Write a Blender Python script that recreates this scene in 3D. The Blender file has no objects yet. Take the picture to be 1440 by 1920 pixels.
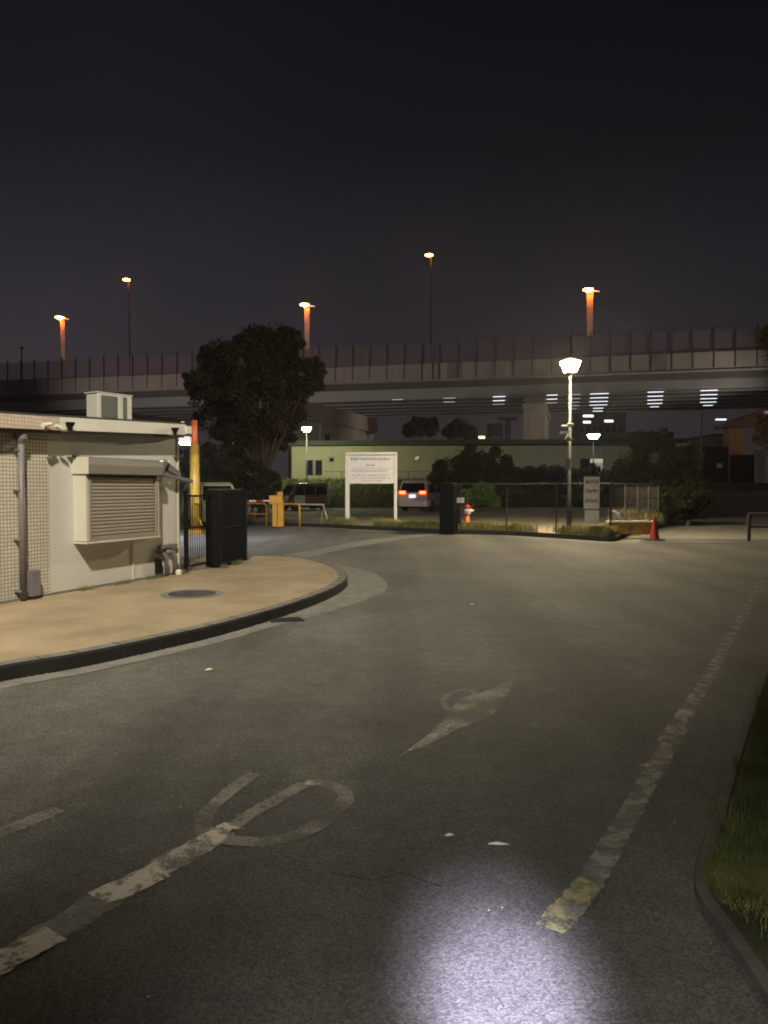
import bpy, bmesh, math, random
from mathutils import Vector, Matrix
R = math.radians
random.seed(7)
sc = bpy.context.scene
C = sc.collection
# ------------------------------------------------------------------ camera
FPX = 1400.0; H = 1.5
TH = math.atan(45 / FPX); ct, st = math.cos(TH), math.sin(TH)
cd = bpy.data.cameras.new('camera'); cam = bpy.data.objects.new('camera', cd); C.objects.link(cam)
cam.location = (0, 0, H); cam.rotation_euler = (R(90) - TH, 0, 0)
cd.sensor_fit = 'VERTICAL'; cd.sensor_height = 36; cd.lens = FPX / 1920 * 36
cd.clip_start = 0.05; cd.clip_end = 3000
sc.camera = cam
# ------------------------------------------------------------------ world, exposure
w = bpy.data.worlds.new('World'); sc.world = w; w.use_nodes = True
nt = w.node_tree; nt.nodes.clear()
wo = nt.nodes.new('ShaderNodeOutputWorld'); bg = nt.nodes.new('ShaderNodeBackground')
tc = nt.nodes.new('ShaderNodeTexCoord'); sp = nt.nodes.new('ShaderNodeSeparateXYZ')
nt.links.new(tc.outputs['Generated'], sp.inputs[0])
ramp = nt.nodes.new('ShaderNodeValToRGB')
e = ramp.color_ramp.elements
e[0].position = 0.0; e[0].color = (.042, .033, .037, 1)
e[1].position = 0.62; e[1].color = (.0032, .0033, .0052, 1)
for p, c in ((.12, (.032, .027, .031)), (.25, (.0200, .0190, .0240)), (.40, (.0080, .0080, .0108))):
    x = e.new(p); x.color = (*c, 1)
nt.links.new(sp.outputs['Z'], ramp.inputs[0])
# town glow brighter to the left, darker to the right
mr = nt.nodes.new('ShaderNodeMapRange')
mr.inputs['From Min'].default_value = -.45; mr.inputs['From Max'].default_value = .45
mr.inputs['To Min'].default_value = 1.25; mr.inputs['To Max'].default_value = .68
nt.links.new(sp.outputs['X'], mr.inputs['Value'])
wn = nt.nodes.new('ShaderNodeTexNoise'); wn.inputs['Scale'].default_value = 2.2; wn.inputs['Detail'].default_value = 2
nt.links.new(tc.outputs['Generated'], wn.inputs['Vector'])
mr2 = nt.nodes.new('ShaderNodeMapRange'); mr2.inputs['From Min'].default_value = .3; mr2.inputs['From Max'].default_value = .7
mr2.inputs['To Min'].default_value = .86; mr2.inputs['To Max'].default_value = 1.14
nt.links.new(wn.outputs['Fac'], mr2.inputs['Value'])
mm = nt.nodes.new('ShaderNodeMath'); mm.operation = 'MULTIPLY'
nt.links.new(mr.outputs[0], mm.inputs[0]); nt.links.new(mr2.outputs[0], mm.inputs[1])
nt.links.new(ramp.outputs['Color'], bg.inputs['Color']); nt.links.new(mm.outputs[0], bg.inputs['Strength'])
nt.links.new(bg.outputs[0], wo.inputs[0])
sc.view_settings.view_transform = 'Standard'; sc.view_settings.look = 'None'
sc.view_settings.exposure = 0; sc.view_settings.gamma = 1
sc.cycles.use_denoising = True
sc.cycles.sample_clamp_indirect = 4
sc.cycles.max_bounces = 5; sc.cycles.diffuse_bounces = 3; sc.cycles.glossy_bounces = 2
sc.cycles.transparent_max_bounces = 8
sc.cycles.pixel_filter_type = 'BLACKMAN_HARRIS'; sc.cycles.filter_width = 1.9
sc.cycles.use_light_tree = True

# ------------------------------------------------------------------ pixel helpers (layout survey)
def ray(px, py):
    u = px - 720; v = 960 - py
    return Vector((u, FPX * ct + v * st, -FPX * st + v * ct))
def G(px, py, z=0.0):
    r = ray(px, py); t = (z - H) / r.z
    return Vector((0, 0, H)) + r * t
def at(px, py, D):
    r = ray(px, py); return Vector((0, 0, H)) + r * (D / r.y)

# ------------------------------------------------------------------ out-of-frame luminaires and added viaduct fill
def spot(name, loc, aim, power, angle, blend, col, rad=.1):
    l = bpy.data.lights.new(name, 'SPOT'); l.energy = power; l.spot_size = R(angle); l.spot_blend = blend
    l.color = col; l.shadow_soft_size = rad
    o = bpy.data.objects.new(name, l); C.objects.link(o); o.location = loc
    d = Vector(aim) - Vector(loc); o.rotation_euler = d.to_track_quat('-Z', 'Y').to_euler()
    return o
spot('roadside_lamp_light', (-1.6, 0.2, 10.7), (-6.6, 12.6, 1.0), 11300, 96, 1.0, (1, .905, .745), .16)
spot('viaduct_fill_light', (-50, 50, 4), (-20, 105, 18), 60000, 64, .6, (1, .84, .76), 1.0)  # added lamp to brighten the viaduct front, no known source there
spot('viaduct_fill_light', (50, 77, 4), (17, 97, 17), 15500, 95, .6, (1, .88, .76), 1.0)  # second added fill lamp, for the right part of the viaduct
spot('handheld_torch_light', (0.22, 0.02, 1.3), G(948, 1890), 2900, 12.5, 1.0, (.64, .62, 1.0), .04)
spot('handheld_torch_halo', (0.22, 0.02, 1.3), G(940, 1870), 1600, 17, 1.0, (.74, .71, 1.0), .06)
spot('handheld_torch_spill', (0.22, 0.02, 1.3), G(930, 1800), 190, 62, 1.0, (.98, .94, .9), .03)

# ------------------------------------------------------------------ materials
def newmat(name):
    m = bpy.data.materials.new(name); m.use_nodes = True
    return m, m.node_tree, m.node_tree.nodes['Principled BSDF']
def mat(name, col, rough=.7, var=.25, scale=3.0, metal=0.0, bump=0.0, bscale=60, spec=.5, col2=None, stretch=None):
    m, t, b = newmat(name)
    b.inputs['Roughness'].default_value = rough; b.inputs['Metallic'].default_value = metal
    b.inputs['Specular IOR Level'].default_value = spec
    tcn = t.nodes.new('ShaderNodeTexCoord'); n = t.nodes.new('ShaderNodeTexNoise')
    n.inputs['Scale'].default_value = scale; n.inputs['Detail'].default_value = 6; n.inputs['Roughness'].default_value = .65
    src = tcn.outputs['Object']
    if stretch:
        mp = t.nodes.new('ShaderNodeMapping'); mp.inputs['Scale'].default_value = stretch
        t.links.new(src, mp.inputs[0]); src = mp.outputs[0]
    t.links.new(src, n.inputs['Vector'])
    r = t.nodes.new('ShaderNodeValToRGB')
    c2 = col2 or tuple(min(1, c * (1 + var)) for c in col)
    r.color_ramp.elements[0].position = .3; r.color_ramp.elements[1].position = .7
    r.color_ramp.elements[0].color = (*[c * (1 - var) for c in col], 1)
    r.color_ramp.elements[1].color = (*c2, 1)
    t.links.new(n.outputs['Fac'], r.inputs[0]); t.links.new(r.outputs[0], b.inputs['Base Color'])
    if bump:
        n2 = t.nodes.new('ShaderNodeTexNoise'); n2.inputs['Scale'].default_value = bscale; n2.inputs['Detail'].default_value = 4
        t.links.new(tcn.outputs['Object'], n2.inputs['Vector'])
        bp = t.nodes.new('ShaderNodeBump'); bp.inputs['Strength'].default_value = bump; bp.inputs['Distance'].default_value = .01
        t.links.new(n2.outputs['Fac'], bp.inputs['Height']); t.links.new(bp.outputs[0], b.inputs['Normal'])
    return m
def emis(name, col, strength):
    m, t, b = newmat(name)
    b.inputs['Base Color'].default_value = (.8, .8, .8, 1)
    b.inputs['Emission Color'].default_value = (*col, 1); b.inputs['Emission Strength'].default_value = strength
    return m
def asphalt(name, base=.085):
    m, t, b = newmat(name); N = t.nodes; L = t.links
    b.inputs['Roughness'].default_value = .82
    tcn = N.new('ShaderNodeTexCoord')
    def noise(s, d=5, r=.6, vec=None):
        n = N.new('ShaderNodeTexNoise'); n.inputs['Scale'].default_value = s; n.inputs['Detail'].default_value = d
        n.inputs['Roughness'].default_value = r; L.new(vec or tcn.outputs['Object'], n.inputs['Vector']); return n
    def rng(src, a, bb, lo, hi):
        x = N.new('ShaderNodeMapRange'); x.inputs['From Min'].default_value = a; x.inputs['From Max'].default_value = bb
        x.inputs['To Min'].default_value = lo; x.inputs['To Max'].default_value = hi; L.new(src, x.inputs['Value']); return x.outputs[0]
    def mul(a, c):
        x = N.new('ShaderNodeMath'); x.operation = 'MULTIPLY'; L.new(a, x.inputs[0]); L.new(c, x.inputs[1]); return x.outputs[0]
    mp = N.new('ShaderNodeMapping'); mp.inputs['Rotation'].default_value = (0, 0, R(30.5)); mp.inputs['Scale'].default_value = (1.1, .09, 1)
    L.new(tcn.outputs['Object'], mp.inputs[0])
    big = rng(noise(.45, 4).outputs['Fac'], .3, .7, .72, 1.28)
    trk = rng(noise(1.0, 3, .5, mp.outputs[0]).outputs['Fac'], .3, .7, .72, 1.30)
    mid = rng(noise(5, 6, .7).outputs['Fac'], .3, .7, .8, 1.2)
    vor = N.new('ShaderNodeTexVoronoi'); vor.inputs['Scale'].default_value = 130; L.new(tcn.outputs['Object'], vor.inputs['Vector'])
    sepc = N.new('ShaderNodeSeparateColor'); L.new(vor.outputs['Color'], sepc.inputs[0])
    agg = rng(sepc.outputs[0], .0, 1, .55, 1.45)
    fine = rng(noise(170, 3, .8).outputs['Fac'], .35, .65, .62, 1.38)
    val = mul(mul(mul(big, trk), mul(mid, agg)), fine)
    x = N.new('ShaderNodeVectorMath'); x.operation = 'SCALE'; x.inputs[0].default_value = (base * 1.05, base, base * .85); L.new(val, x.inputs['Scale'])
    L.new(x.outputs[0], b.inputs['Base Color'])
    bp = N.new('ShaderNodeBump'); bp.inputs['Strength'].default_value = .6; bp.inputs['Distance'].default_value = .003
    L.new(vor.outputs['Distance'], bp.inputs['Height'])
    bp2 = N.new('ShaderNodeBump'); bp2.inputs['Strength'].default_value = .7; bp2.inputs['Distance'].default_value = .004
    L.new(noise(240, 5, .85).outputs['Fac'], bp2.inputs['Height']); L.new(bp.outputs[0], bp2.inputs['Normal'])
    L.new(bp2.outputs[0], b.inputs['Normal'])
    return m
def paint(name, col, wear, scale=9, fine=70, lo=.42, hi=.62):
    """worn thermoplastic: paint chips away to transparent where the wear noise is high"""
    m, t, b = newmat(name); N = t.nodes; L = t.links
    tcn = N.new('ShaderNodeTexCoord')
    a = N.new('ShaderNodeTexNoise'); a.inputs['Scale'].default_value = scale; a.inputs['Detail'].default_value = 3; L.new(tcn.outputs['Object'], a.inputs['Vector'])
    c = N.new('ShaderNodeTexNoise'); c.inputs['Scale'].default_value = fine; c.inputs['Detail'].default_value = 5; c.inputs['Roughness'].default_value = .8; L.new(tcn.outputs['Object'], c.inputs['Vector'])
    s = N.new('ShaderNodeMath'); s.operation = 'MULTIPLY_ADD'; s.inputs[1].default_value = .55; L.new(a.outputs['Fac'], s.inputs[0])
    s2 = N.new('ShaderNodeMath'); s2.operation = 'MULTIPLY'; s2.inputs[1].default_value = .45; L.new(c.outputs['Fac'], s2.inputs[0]); L.new(s2.outputs[0], s.inputs[2])
    mr_ = N.new('ShaderNodeMapRange'); mr_.inputs['From Min'].default_value = lo; mr_.inputs['From Max'].default_value = hi
    mr_.inputs['To Min'].default_value = 1 - wear; mr_.inputs['To Max'].default_value = 0
    L.new(s.outputs[0], mr_.inputs['Value']); L.new(mr_.outputs[0], b.inputs['Alpha'])
    b.inputs['Base Color'].default_value = (*col, 1); b.inputs['Roughness'].default_value = .75
    return m
def tilemat(name, col, grout, w_=.09, h_=.045, mort=.006):
    m, t, b = newmat(name); N = t.nodes; L = t.links
    tcn = N.new('ShaderNodeTexCoord'); br = N.new('ShaderNodeTexBrick')
    br.offset = 0; br.inputs['Scale'].default_value = 1; br.inputs['Brick Width'].default_value = w_; br.inputs['Row Height'].default_value = h_
    br.inputs['Mortar Size'].default_value = mort; br.inputs['Mortar Smooth'].default_value = .2
    br.inputs['Color1'].default_value = (*col, 1); br.inputs['Color2'].default_value = (*[c * .86 for c in col], 1); br.inputs['Mortar'].default_value = (*grout, 1)
    mp = N.new('ShaderNodeMapping'); mp.inputs['Rotation'].default_value = (R(90), 0, 0)
    L.new(tcn.outputs['Object'], mp.inputs[0]); L.new(mp.outputs[0], br.inputs['Vector']); L.new(br.outputs['Color'], b.inputs['Base Color'])
    b.inputs['Roughness'].default_value = .5
    return m
def meshmat(name, col, rough=.8, scale=14):
    return mat(name, col, rough, .45, scale, spec=.2)

M = dict(
    asphalt=asphalt('asphalt', .089), lot=asphalt('lot_asphalt', .115),
    concrete=mat('concrete', (.21, .20, .17), .85, .22, 3, bump=.3),
    gutter=mat('gutter_concrete', (.17, .165, .14), .85, .3, 5, bump=.3),
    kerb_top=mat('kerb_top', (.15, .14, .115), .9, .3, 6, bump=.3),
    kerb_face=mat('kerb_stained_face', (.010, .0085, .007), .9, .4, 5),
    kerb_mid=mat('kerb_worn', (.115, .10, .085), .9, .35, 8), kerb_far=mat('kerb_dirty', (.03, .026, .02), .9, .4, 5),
    tan=mat('tan_paving', (.27, .208, .125), .9, .18, 1.3, bump=.4, bscale=130, col2=(.37, .29, .18)),
    soil=mat('soil', (.07, .055, .035), .95, .4, 4, bump=.5, bscale=25),
    verge=mat('verge_ground', (.055, .058, .024), .95, .45, 6, bump=.6, bscale=30),
    gravel=mat('dry_ground', (.30, .26, .18), .95, .3, 2, bump=.5, bscale=40),
    bank=mat('bank_ground', (.05, .06, .02), .95, .4, 2, bump=.5, bscale=10),
    cream=mat('cream_wall_panel', (.52, .51, .455), .55, .05, 1.5, stretch=(1, 1, .35)),
    cream_t=tilemat('cream_tile', (.58, .545, .44), (.25, .21, .15), .05, .045, .006),
    pink_t=tilemat('pink_tile', (.57, .47, .39), (.36, .26, .19), .05, .045, .005),
    fascia=mat('fascia_white', (.66, .64, .54), .5, .05, 2),
    soffit=mat('dark_soffit', (.09, .08, .07), .8, .2, 3),
    roofm=mat('roof_sheet', (.03, .03, .035), .7, .3, 2),
    shutter=mat('shutter_slats', (.25, .225, .18), .5, .06, 3),
    shutter_side=mat('shutter_case', (.56, .53, .43), .45, .05, 3),
    shutter_hood=mat('shutter_hood', (.185, .165, .145), .5, .08, 3),
    pipe=mat('grey_pvc_pipe', (.15, .135, .14), .5, .15, 3),
    galv=mat('galvanised', (.35, .35, .34), .4, .2, 12, metal=.6),
    black=mat('black_paint', (.009, .009, .010), .85, .3, 8, spec=.12),
    blackrub=mat('black_rubber', (.015, .015, .015), .8, .3, 8),
    ac=mat('ac_cream', (.50, .49, .41), .5, .05, 3), acg=mat('ac_grille', (.11, .11, .095), .6, .2, 30),
    yellow=mat('yellow_paint', (.62, .33, .035), .45, .18, 5), yellow_d=mat('weathered_yellow', (.33, .20, .018), .55, .35, 5),
    orange=mat('orange_paint', (.55, .12, .03), .5, .15, 5), red=mat('red_plastic', (.34, .018, .012), .5, .15, 6),
    white=mat('white_paint', (.74, .72, .70), .45, .05, 4), offwhite=mat('off_white', (.66, .64, .56), .6, .1, 4),
    signface=mat('sign_white', (.76, .74, .78), .5, .05, 2), ink=mat('sign_ink', (.035, .035, .045), .7, .2, 50), redink=mat('sign_red_ink', (.34, .12, .10), .7, .2, 50),
    greyink=mat('sign_grey_ink', (.09, .09, .1), .7, .2, 50),
    steel=mat('dark_steel_post', (.035, .035, .032), .6, .2, 8), fence=mat('fence_wire', (.035, .03, .025), .6, .2, 10),
    fence_l=mat('pale_fence_post', (.11, .11, .10), .5, .2, 10),
    bark=mat('bark', (.07, .055, .04), .95, .4, 10, bump=.6, bscale=20),
    leaf=meshmat('tree_leaf', (.048, .036, .019), .7, 1.2), leaf_b=meshmat('bush_leaf', (.026, .028, .010), .7, 2),
    leaf_g=meshmat('fresh_leaf', (.07, .12, .03), .7, 2), leaf_r=meshmat('orange_lit_leaf', (.09, .055, .03), .7, 1),  # brown leaf tone has orange lamplight put into the colour
    grass=mat('grass_blades', (.17, .20, .045), .8, .4, 2.2, col2=(.38, .33, .12)), grass_n=mat('near_grass', (.10, .17, .03), .8, .4, 5, col2=(.22, .22, .07)),
    grass_b=mat('bank_grass', (.075, .115, .022), .8, .35, .8, col2=(.13, .14, .04)), dry=mat('dry_grass', (.34, .27, .12), .8, .3, 4),
    prefab=mat('prefab_wall', (.44, .425, .25), .7, .05, .6), prefab_roof=mat('prefab_roof', (.045, .055, .035), .7, .2, 2),
    glass=mat('dark_glass', (.015, .02, .02), .12, .2, 2), frame=mat('alu_frame', (.25, .26, .24), .4, .1, 5),
    conc_v=mat('viaduct_concrete', (.20, .175, .155), .9, .22, .35, stretch=(1, 1, .3)), conc_p=mat('pier_concrete', (.42, .36, .28), .9, .14, .5, stretch=(1, 1, .3)),
    girder=mat('girder_steel', (.15, .15, .14), .5, .15, .4), noisep=mat('noise_panel', (.13, .088, .088), .7, .15, .3), post_v=mat('noise_post', (.035, .028, .026), .7, .3, 2),
    stain=mat('water_stain', (.12, .10, .085), .9, .3, 1),
    carwhite=mat('white_car_paint', (.76, .72, .70), .25, .03, 1), carbrown=mat('brown_car_paint', (.13, .085, .06), .25, .1, 1),
    carfront_lit=mat('lit_front_tone', (.55, .54, .54), .28, .1, 1, metal=.3), cargreen=mat('pale_car_paint', (.45, .45, .33), .3, .05, 1),  # silver tone is lamplight put into the brown van's front
    carglass=mat('car_glass', (.01, .01, .012), .06, .1, 1), tyre=mat('tyre_rubber', (.015, .015, .015), .85, .2, 5), rim=mat('rim_alloy', (.22, .22, .22), .35, .1, 5, metal=.7),
    birdw=mat('bird_white', (.62, .60, .62), .8, .12, 30), birdg=mat('bird_grey', (.10, .10, .115), .8, .3, 30), bill=mat('bill_ivory', (.75, .66, .48), .5, .1, 10),
    paint=paint('worn_white_paint', (.42, .38, .31), 0.0, 5, 60, .44, .54), paint_bold=paint('fresh_white_paint', (.52, .465, .37), 0.0, 13, 60, .50, .58),
    paint_faint=paint('faint_white_paint', (.27, .255, .21), .3, 4, 50, .42, .60), paint_mid=paint('half_worn_paint', (.25, .235, .19), .12, 4, 50, .44, .62), paint_y=paint('yellow_road_paint', (.34, .31, .14), .05, 14, 60, .46, .56),
    edge=paint('edge_line_paint', (.30, .285, .24), .12, 11, 75, .42, .62),
    grate=mat('iron_grate', (.03, .03, .03), .6, .3, 20, metal=.5), manhole=mat('manhole_iron', (.055, .05, .04), .7, .3, 20, metal=.3),
    farb=mat('far_building', (.07, .06, .065), .8, .3, .5), darkgate=mat('dark_gate', (.006, .006, .006), .95, .4, 3, spec=.05),
    greenish=mat('reflective_chip', (.5, .75, .45), .4, .1, 10),
    e_lantern=emis('lantern_glow', (1, .83, .53), 1350), e_cool=emis('cool_lantern_glow', (1, 1, .66), 430), e_blue=emis('bluish_lantern_glow', (.75, .88, 1), 55),
    e_sodium=emis('sodium_glow', (1, .23, .03), 110), e_white=emis('white_window_glow', (1, .88, .82), 2.2), e_strip=emis('lamp_and_glint_glow', (.85, .9, 1), 2.4),  # strip glow serves the tube lamps and the girder glints
    e_dim=emis('dim_glint_glow', (.85, .9, 1), .6), e_box=emis('floodlight_glow', (.84, .86, 1), 1500), e_warm=emis('warm_lamp_glow', (1, .62, .28), 3),
    e_tail=emis('tail_lamp_glow', (1, .20, .015), 6), e_tailred=emis('tail_lamp_red', (1, .02, .012), 2.2), e_plate=emis('plate_glow', (.9, .82, 1), 1.3),
    e_win=emis('lit_window', (.85, .95, .72), .16), e_winb=emis('lit_window_top', (.9, .92, .6), .42),
)
M['noisep'].node_tree.nodes['Principled BSDF'].inputs['Alpha'].default_value = .30
# ------------------------------------------------------------------ mesh helpers
class MB:
    def __init__(s): s.v = []; s.f = []
    def add(s, vs, fs):
        n = len(s.v); s.v += [tuple(v) for v in vs]; s.f += [tuple(i + n for i in f) for f in fs]; return s
    def box(s, c, size, rz=0.0, mtx=None):
        cx, cy, cz = c; a, b, d = size[0] / 2, size[1] / 2, size[2] / 2
        vs = [Vector((x * a, y * b, z * d)) for z in (-1, 1) for y in (-1, 1) for x in (-1, 1)]
        m = mtx or Matrix.Rotation(rz, 3, 'Z')
        vs = [m @ v + Vector(c) for v in vs]
        return s.add(vs, [(0, 2, 3, 1), (4, 5, 7, 6), (0, 1, 5, 4), (2, 6, 7, 3), (0, 4, 6, 2), (1, 3, 7, 5)])
    def bar(s, p, q, wx, wy):
        """rectangular bar from p to q"""
        p, q = Vector(p), Vector(q); d = (q - p); L_ = d.length; d.normalize()
        up = Vector((0, 0, 1)) if abs(d.z) < .95 else Vector((1, 0, 0))
        a = d.cross(up).normalized(); b = a.cross(d).normalized()
        m = Matrix((a, d, b)).transposed()
        return s.box((p + q) / 2, (wx, L_, wy), mtx=m)
    def tube(s, pts, rads, n=8, cap=True):
        pts = [Vector(p) for p in pts]
        if not hasattr(rads, '__len__'): rads = [rads] * len(pts)
        vs = []; prev = None
        for i, p in enumerate(pts):
            d = (pts[min(i + 1, len(pts) - 1)] - pts[max(i - 1, 0)]).normalized()
            if prev is None:
                a = d.cross(Vector((0, 0, 1)) if abs(d.z) < .9 else Vector((1, 0, 0))).normalized()
            else: a = (prev - d * prev.dot(d)).normalized()
            prev = a; b = d.cross(a)
            for k in range(n):
                t = 2 * math.pi * k / n; vs.append(p + (a * math.cos(t) + b * math.sin(t)) * rads[i])
        fs = [(i * n + k, i * n + (k + 1) % n, (i + 1) * n + (k + 1) % n, (i + 1) * n + k) for i in range(len(pts) - 1) for k in range(n)]
        if cap: fs += [tuple(range(n - 1, -1, -1)), tuple((len(pts) - 1) * n + k for k in range(n))]
        return s.add(vs, fs)
    def lathe(s, c, prof, n=16, sq=None):
        c = Vector(c); vs = []
        for r, z in prof:
            for k in range(n):
                t = 2 * math.pi * (k + .5) / n; vs.append(c + Vector((r * math.cos(t), r * math.sin(t), z)))
        m = len(prof)
        fs = [(i * n + k, i * n + (k + 1) % n, (i + 1) * n + (k + 1) % n, (i + 1) * n + k) for i in range(m - 1) for k in range(n)]
        fs += [tuple(range(n - 1, -1, -1)), tuple((m - 1) * n + k for k in range(n))]
        return s.add(vs, fs)
    def prism(s, poly, z0, z1):
        n = len(poly); vs = [(p[0], p[1], z0) for p in poly] + [(p[0], p[1], z1) for p in poly]
        fs = [tuple(range(n - 1, -1, -1)), tuple(range(n, 2 * n))] + [(i, (i + 1) % n, n + (i + 1) % n, n + i) for i in range(n)]
        return s.add(vs, fs)
    def sheet(s, poly, z=None):
        return s.add([(p[0], p[1], p[2] if z is None else z) for p in poly], [tuple(range(len(poly)))])
    def strip(s, a, b):
        n = len(a); s.add(list(a) + list(b), [(i, i + 1, n + i + 1, n + i) for i in range(n - 1)]); return s
    def build(s, name, m, parent=None, smooth=False, bevel=0, loc=None):
        me = bpy.data.meshes.new(name); me.from_pydata(s.v, [], s.f); me.validate()
        bm = bmesh.new(); bm.from_mesh(me); bmesh.ops.recalc_face_normals(bm, faces=bm.faces)
        if bevel:
            bmesh.ops.bevel(bm, geom=[e_ for e_ in bm.edges if e_.is_manifold and e_.calc_face_angle(0) > .5], offset=bevel, segments=2, affect='EDGES', profile=.6)
        bm.to_mesh(me); bm.free()
        if smooth:
            for p in me.polygons: p.use_smooth = True
        me.materials.append(M[m]); o = bpy.data.objects.new(name, me); C.objects.link(o)
        if parent: o.parent = parent
        if loc is not None: o.location = loc
        return o
def tag(o, label=None, cat=None, group=None, kind=None):
    if label: o['label'] = label
    if cat: o['category'] = cat
    if group: o['group'] = group
    if kind: o['kind'] = kind
    return o
def thing(name, loc, label, cat, group=None, rz=0.0):
    o = bpy.data.objects.new(name, None); C.objects.link(o); o.location = loc; o.rotation_euler = (0, 0, rz); o.empty_display_size = .2
    return tag(o, label, cat, group)
def children(o): return [c for c in bpy.data.objects if c.parent == o]
def copy_tree(o, parent=None):
    kids = children(o); c = o.copy(); C.objects.link(c)
    if parent: c.parent = parent
    for k in kids: copy_tree(k, c)
    return c

# ------------------------------------------------------------------ ground
def sheet_obj(name, poly, z, m, kind='structure'):
    return tag(MB().sheet(poly, z).build(name, m), kind=kind)
tag(MB().sheet([(-300, -60), (300, -60), (300, 600), (-300, 600)], -.012).build('ground', 'soil'), kind='structure')
road_poly = [(-40, -20), (60, -20), (60, 40), (-40, 40)]
sheet_obj('road', road_poly, 0.0, 'asphalt')
tag(MB().sheet([(-60, 24), (60, 24), (60, 75), (-60, 75)], -.004).build('parking_lot', 'lot'), kind='structure')
def smooth_line(pts, n=6):
    out = []
    P = [pts[0]] + list(pts) + [pts[-1]]
    for i in range(1, len(P) - 2):
        p0, p1, p2, p3 = P[i - 1], P[i], P[i + 1], P[i + 2]
        for k in range(n):
            t = k / n
            out.append(.5 * ((2 * p1) + (p2 - p0) * t + (2 * p0 - 5 * p1 + 4 * p2 - p3) * t * t + (3 * p1 - p0 - 3 * p2 + p3) * t ** 3))
    out.append(pts[-1]); return out
def offset(line, d):
    out = []
    for i, p in enumerate(line):
        t = (line[min(i + 1, len(line) - 1)] - line[max(i - 1, 0)]); t.z = 0; t.normalize()
        out.append(p + Vector((-t.y, t.x, 0)) * d)
    return out
def lift(line, z): return [Vector((p.x, p.y, z)) for p in line]
KH = .13
kerb_px = [(-260, 1338), (0, 1280), (150, 1253), (300, 1220), (400, 1196), (500, 1167), (570, 1143), (620, 1122), (645, 1106), (651, 1094), (640, 1079), (610, 1066), (560, 1055), (500, 1052), (440, 1053)]
kl = smooth_line([G(*p) for p in kerb_px])
# left pavement: top face and kerb
inner = offset(kl, .14)
back = [Vector((-9, 14.6, 0)), Vector((-12, 6, 0)), Vector((-12, 1, 0))]
pav = MB().sheet(lift(inner, KH - .004) + lift(back, KH - .004)); tag(pav.build('left_pavement', 'tan'), kind='structure')
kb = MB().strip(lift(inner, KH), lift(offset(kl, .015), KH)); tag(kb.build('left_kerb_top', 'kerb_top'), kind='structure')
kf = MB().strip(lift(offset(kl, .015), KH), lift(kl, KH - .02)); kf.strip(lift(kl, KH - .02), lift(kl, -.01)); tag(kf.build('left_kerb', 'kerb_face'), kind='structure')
jb = MB(); ko = offset(kl, .07)
for i in range(3, len(kl) - 1, 3):
    d = (kl[i + 1] - kl[i - 1]); jb.box((ko[i].x, ko[i].y, KH - .055), (.006, .146, .116), math.atan2(d.y, d.x))
tag(jb.build('kerb_joints', 'blackrub'), kind='structure')
# gutter apron widening around the corner
wd = []
for i, p in enumerate(kl):
    py = kerb_px[min(len(kerb_px) - 1, i // 6)][0]
    a = i / (len(kl) - 1)
    wv = .20 if a < .34 else .20 + .42 * min(1, (a - .34) / .22)
    if a > .72: wv = max(.3, .62 - (a - .72) * 1.4)
    wd.append(wv)
gl = [offset(kl, -wd[i])[i] for i in range(len(kl))]
tag(MB().strip(lift(kl, .004), lift(gl, .004)).build('gutter', 'gutter'), kind='structure')
tag(MB().sheet([G(*p, .006) for p in ((555, 1052), (640, 1030), (760, 1010), (836, 1001), (800, 1001), (700, 1010), (600, 1029), (500, 1046))]).build('entrance_drain_strip', 'gutter'), kind='structure')
# far island with kerb
fk_px = [(470, 984), (560, 987), (640, 991), (760, 997), (840, 1001), (950, 1004), (1080, 1012), (1140, 1016), (1162, 1013), (1180, 1004), (1215, 992), (1280, 965), (1330, 945)]
fk = smooth_line([G(*p) for p in fk_px], 4)
n0 = 4 * 4
isl = MB().sheet(lift(fk, KH) + [Vector(G(1330, 938)), Vector((16, 54, 0)), Vector((4, 54, 0)), Vector(G(870, 962)), Vector(G(840, 972)), Vector(G(600, 974)), Vector(G(470, 976))], KH)
tag(isl.build('far_verge_ground', 'gravel'), kind='structure')
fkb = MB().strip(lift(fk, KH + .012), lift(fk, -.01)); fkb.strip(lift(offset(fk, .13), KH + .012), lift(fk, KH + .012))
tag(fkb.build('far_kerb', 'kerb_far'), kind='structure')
tag(MB().strip(lift(fk[:37], .004), lift(offset(fk, -.45)[:37], .004)).build('far_gutter', 'gutter'), kind='structure')
# right access road rising gently
ar = MB(); rows = []
for px0, px1, py, z in ((1168, 1560, 1017, .008), (1225, 1600, 996, .012), (1290, 1640, 968, .05)):
    rows.append((G(px0, py, z), G(px1, py, z)))
ar.strip([r_[0] for r_ in rows], [r_[1] for r_ in rows]); tag(ar.build('access_road', 'concrete'), kind='structure')
a0, a1 = rows[-1]
far = MB().strip([a0, at(1335, 935, 50), at(1340, 909, 75)], [a1, at(1560, 935, 50), at(1600, 907, 75)])
tag(far.build('access_road_slope', 'lot'), kind='structure')
tag(MB().sheet([G(1195, 1018, .014), G(1440, 1020, .014), G(1440, 1011, .014), G(1206, 1009, .014)]).build('dark_drain_strip', 'asphalt'), kind='structure')
tag(MB().sheet([G(1196, 1010, .02), G(1250, 1010, .02), G(1345, 966, .06), G(1322, 955, .06)]).build('footway', 'gutter'), kind='structure')
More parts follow.
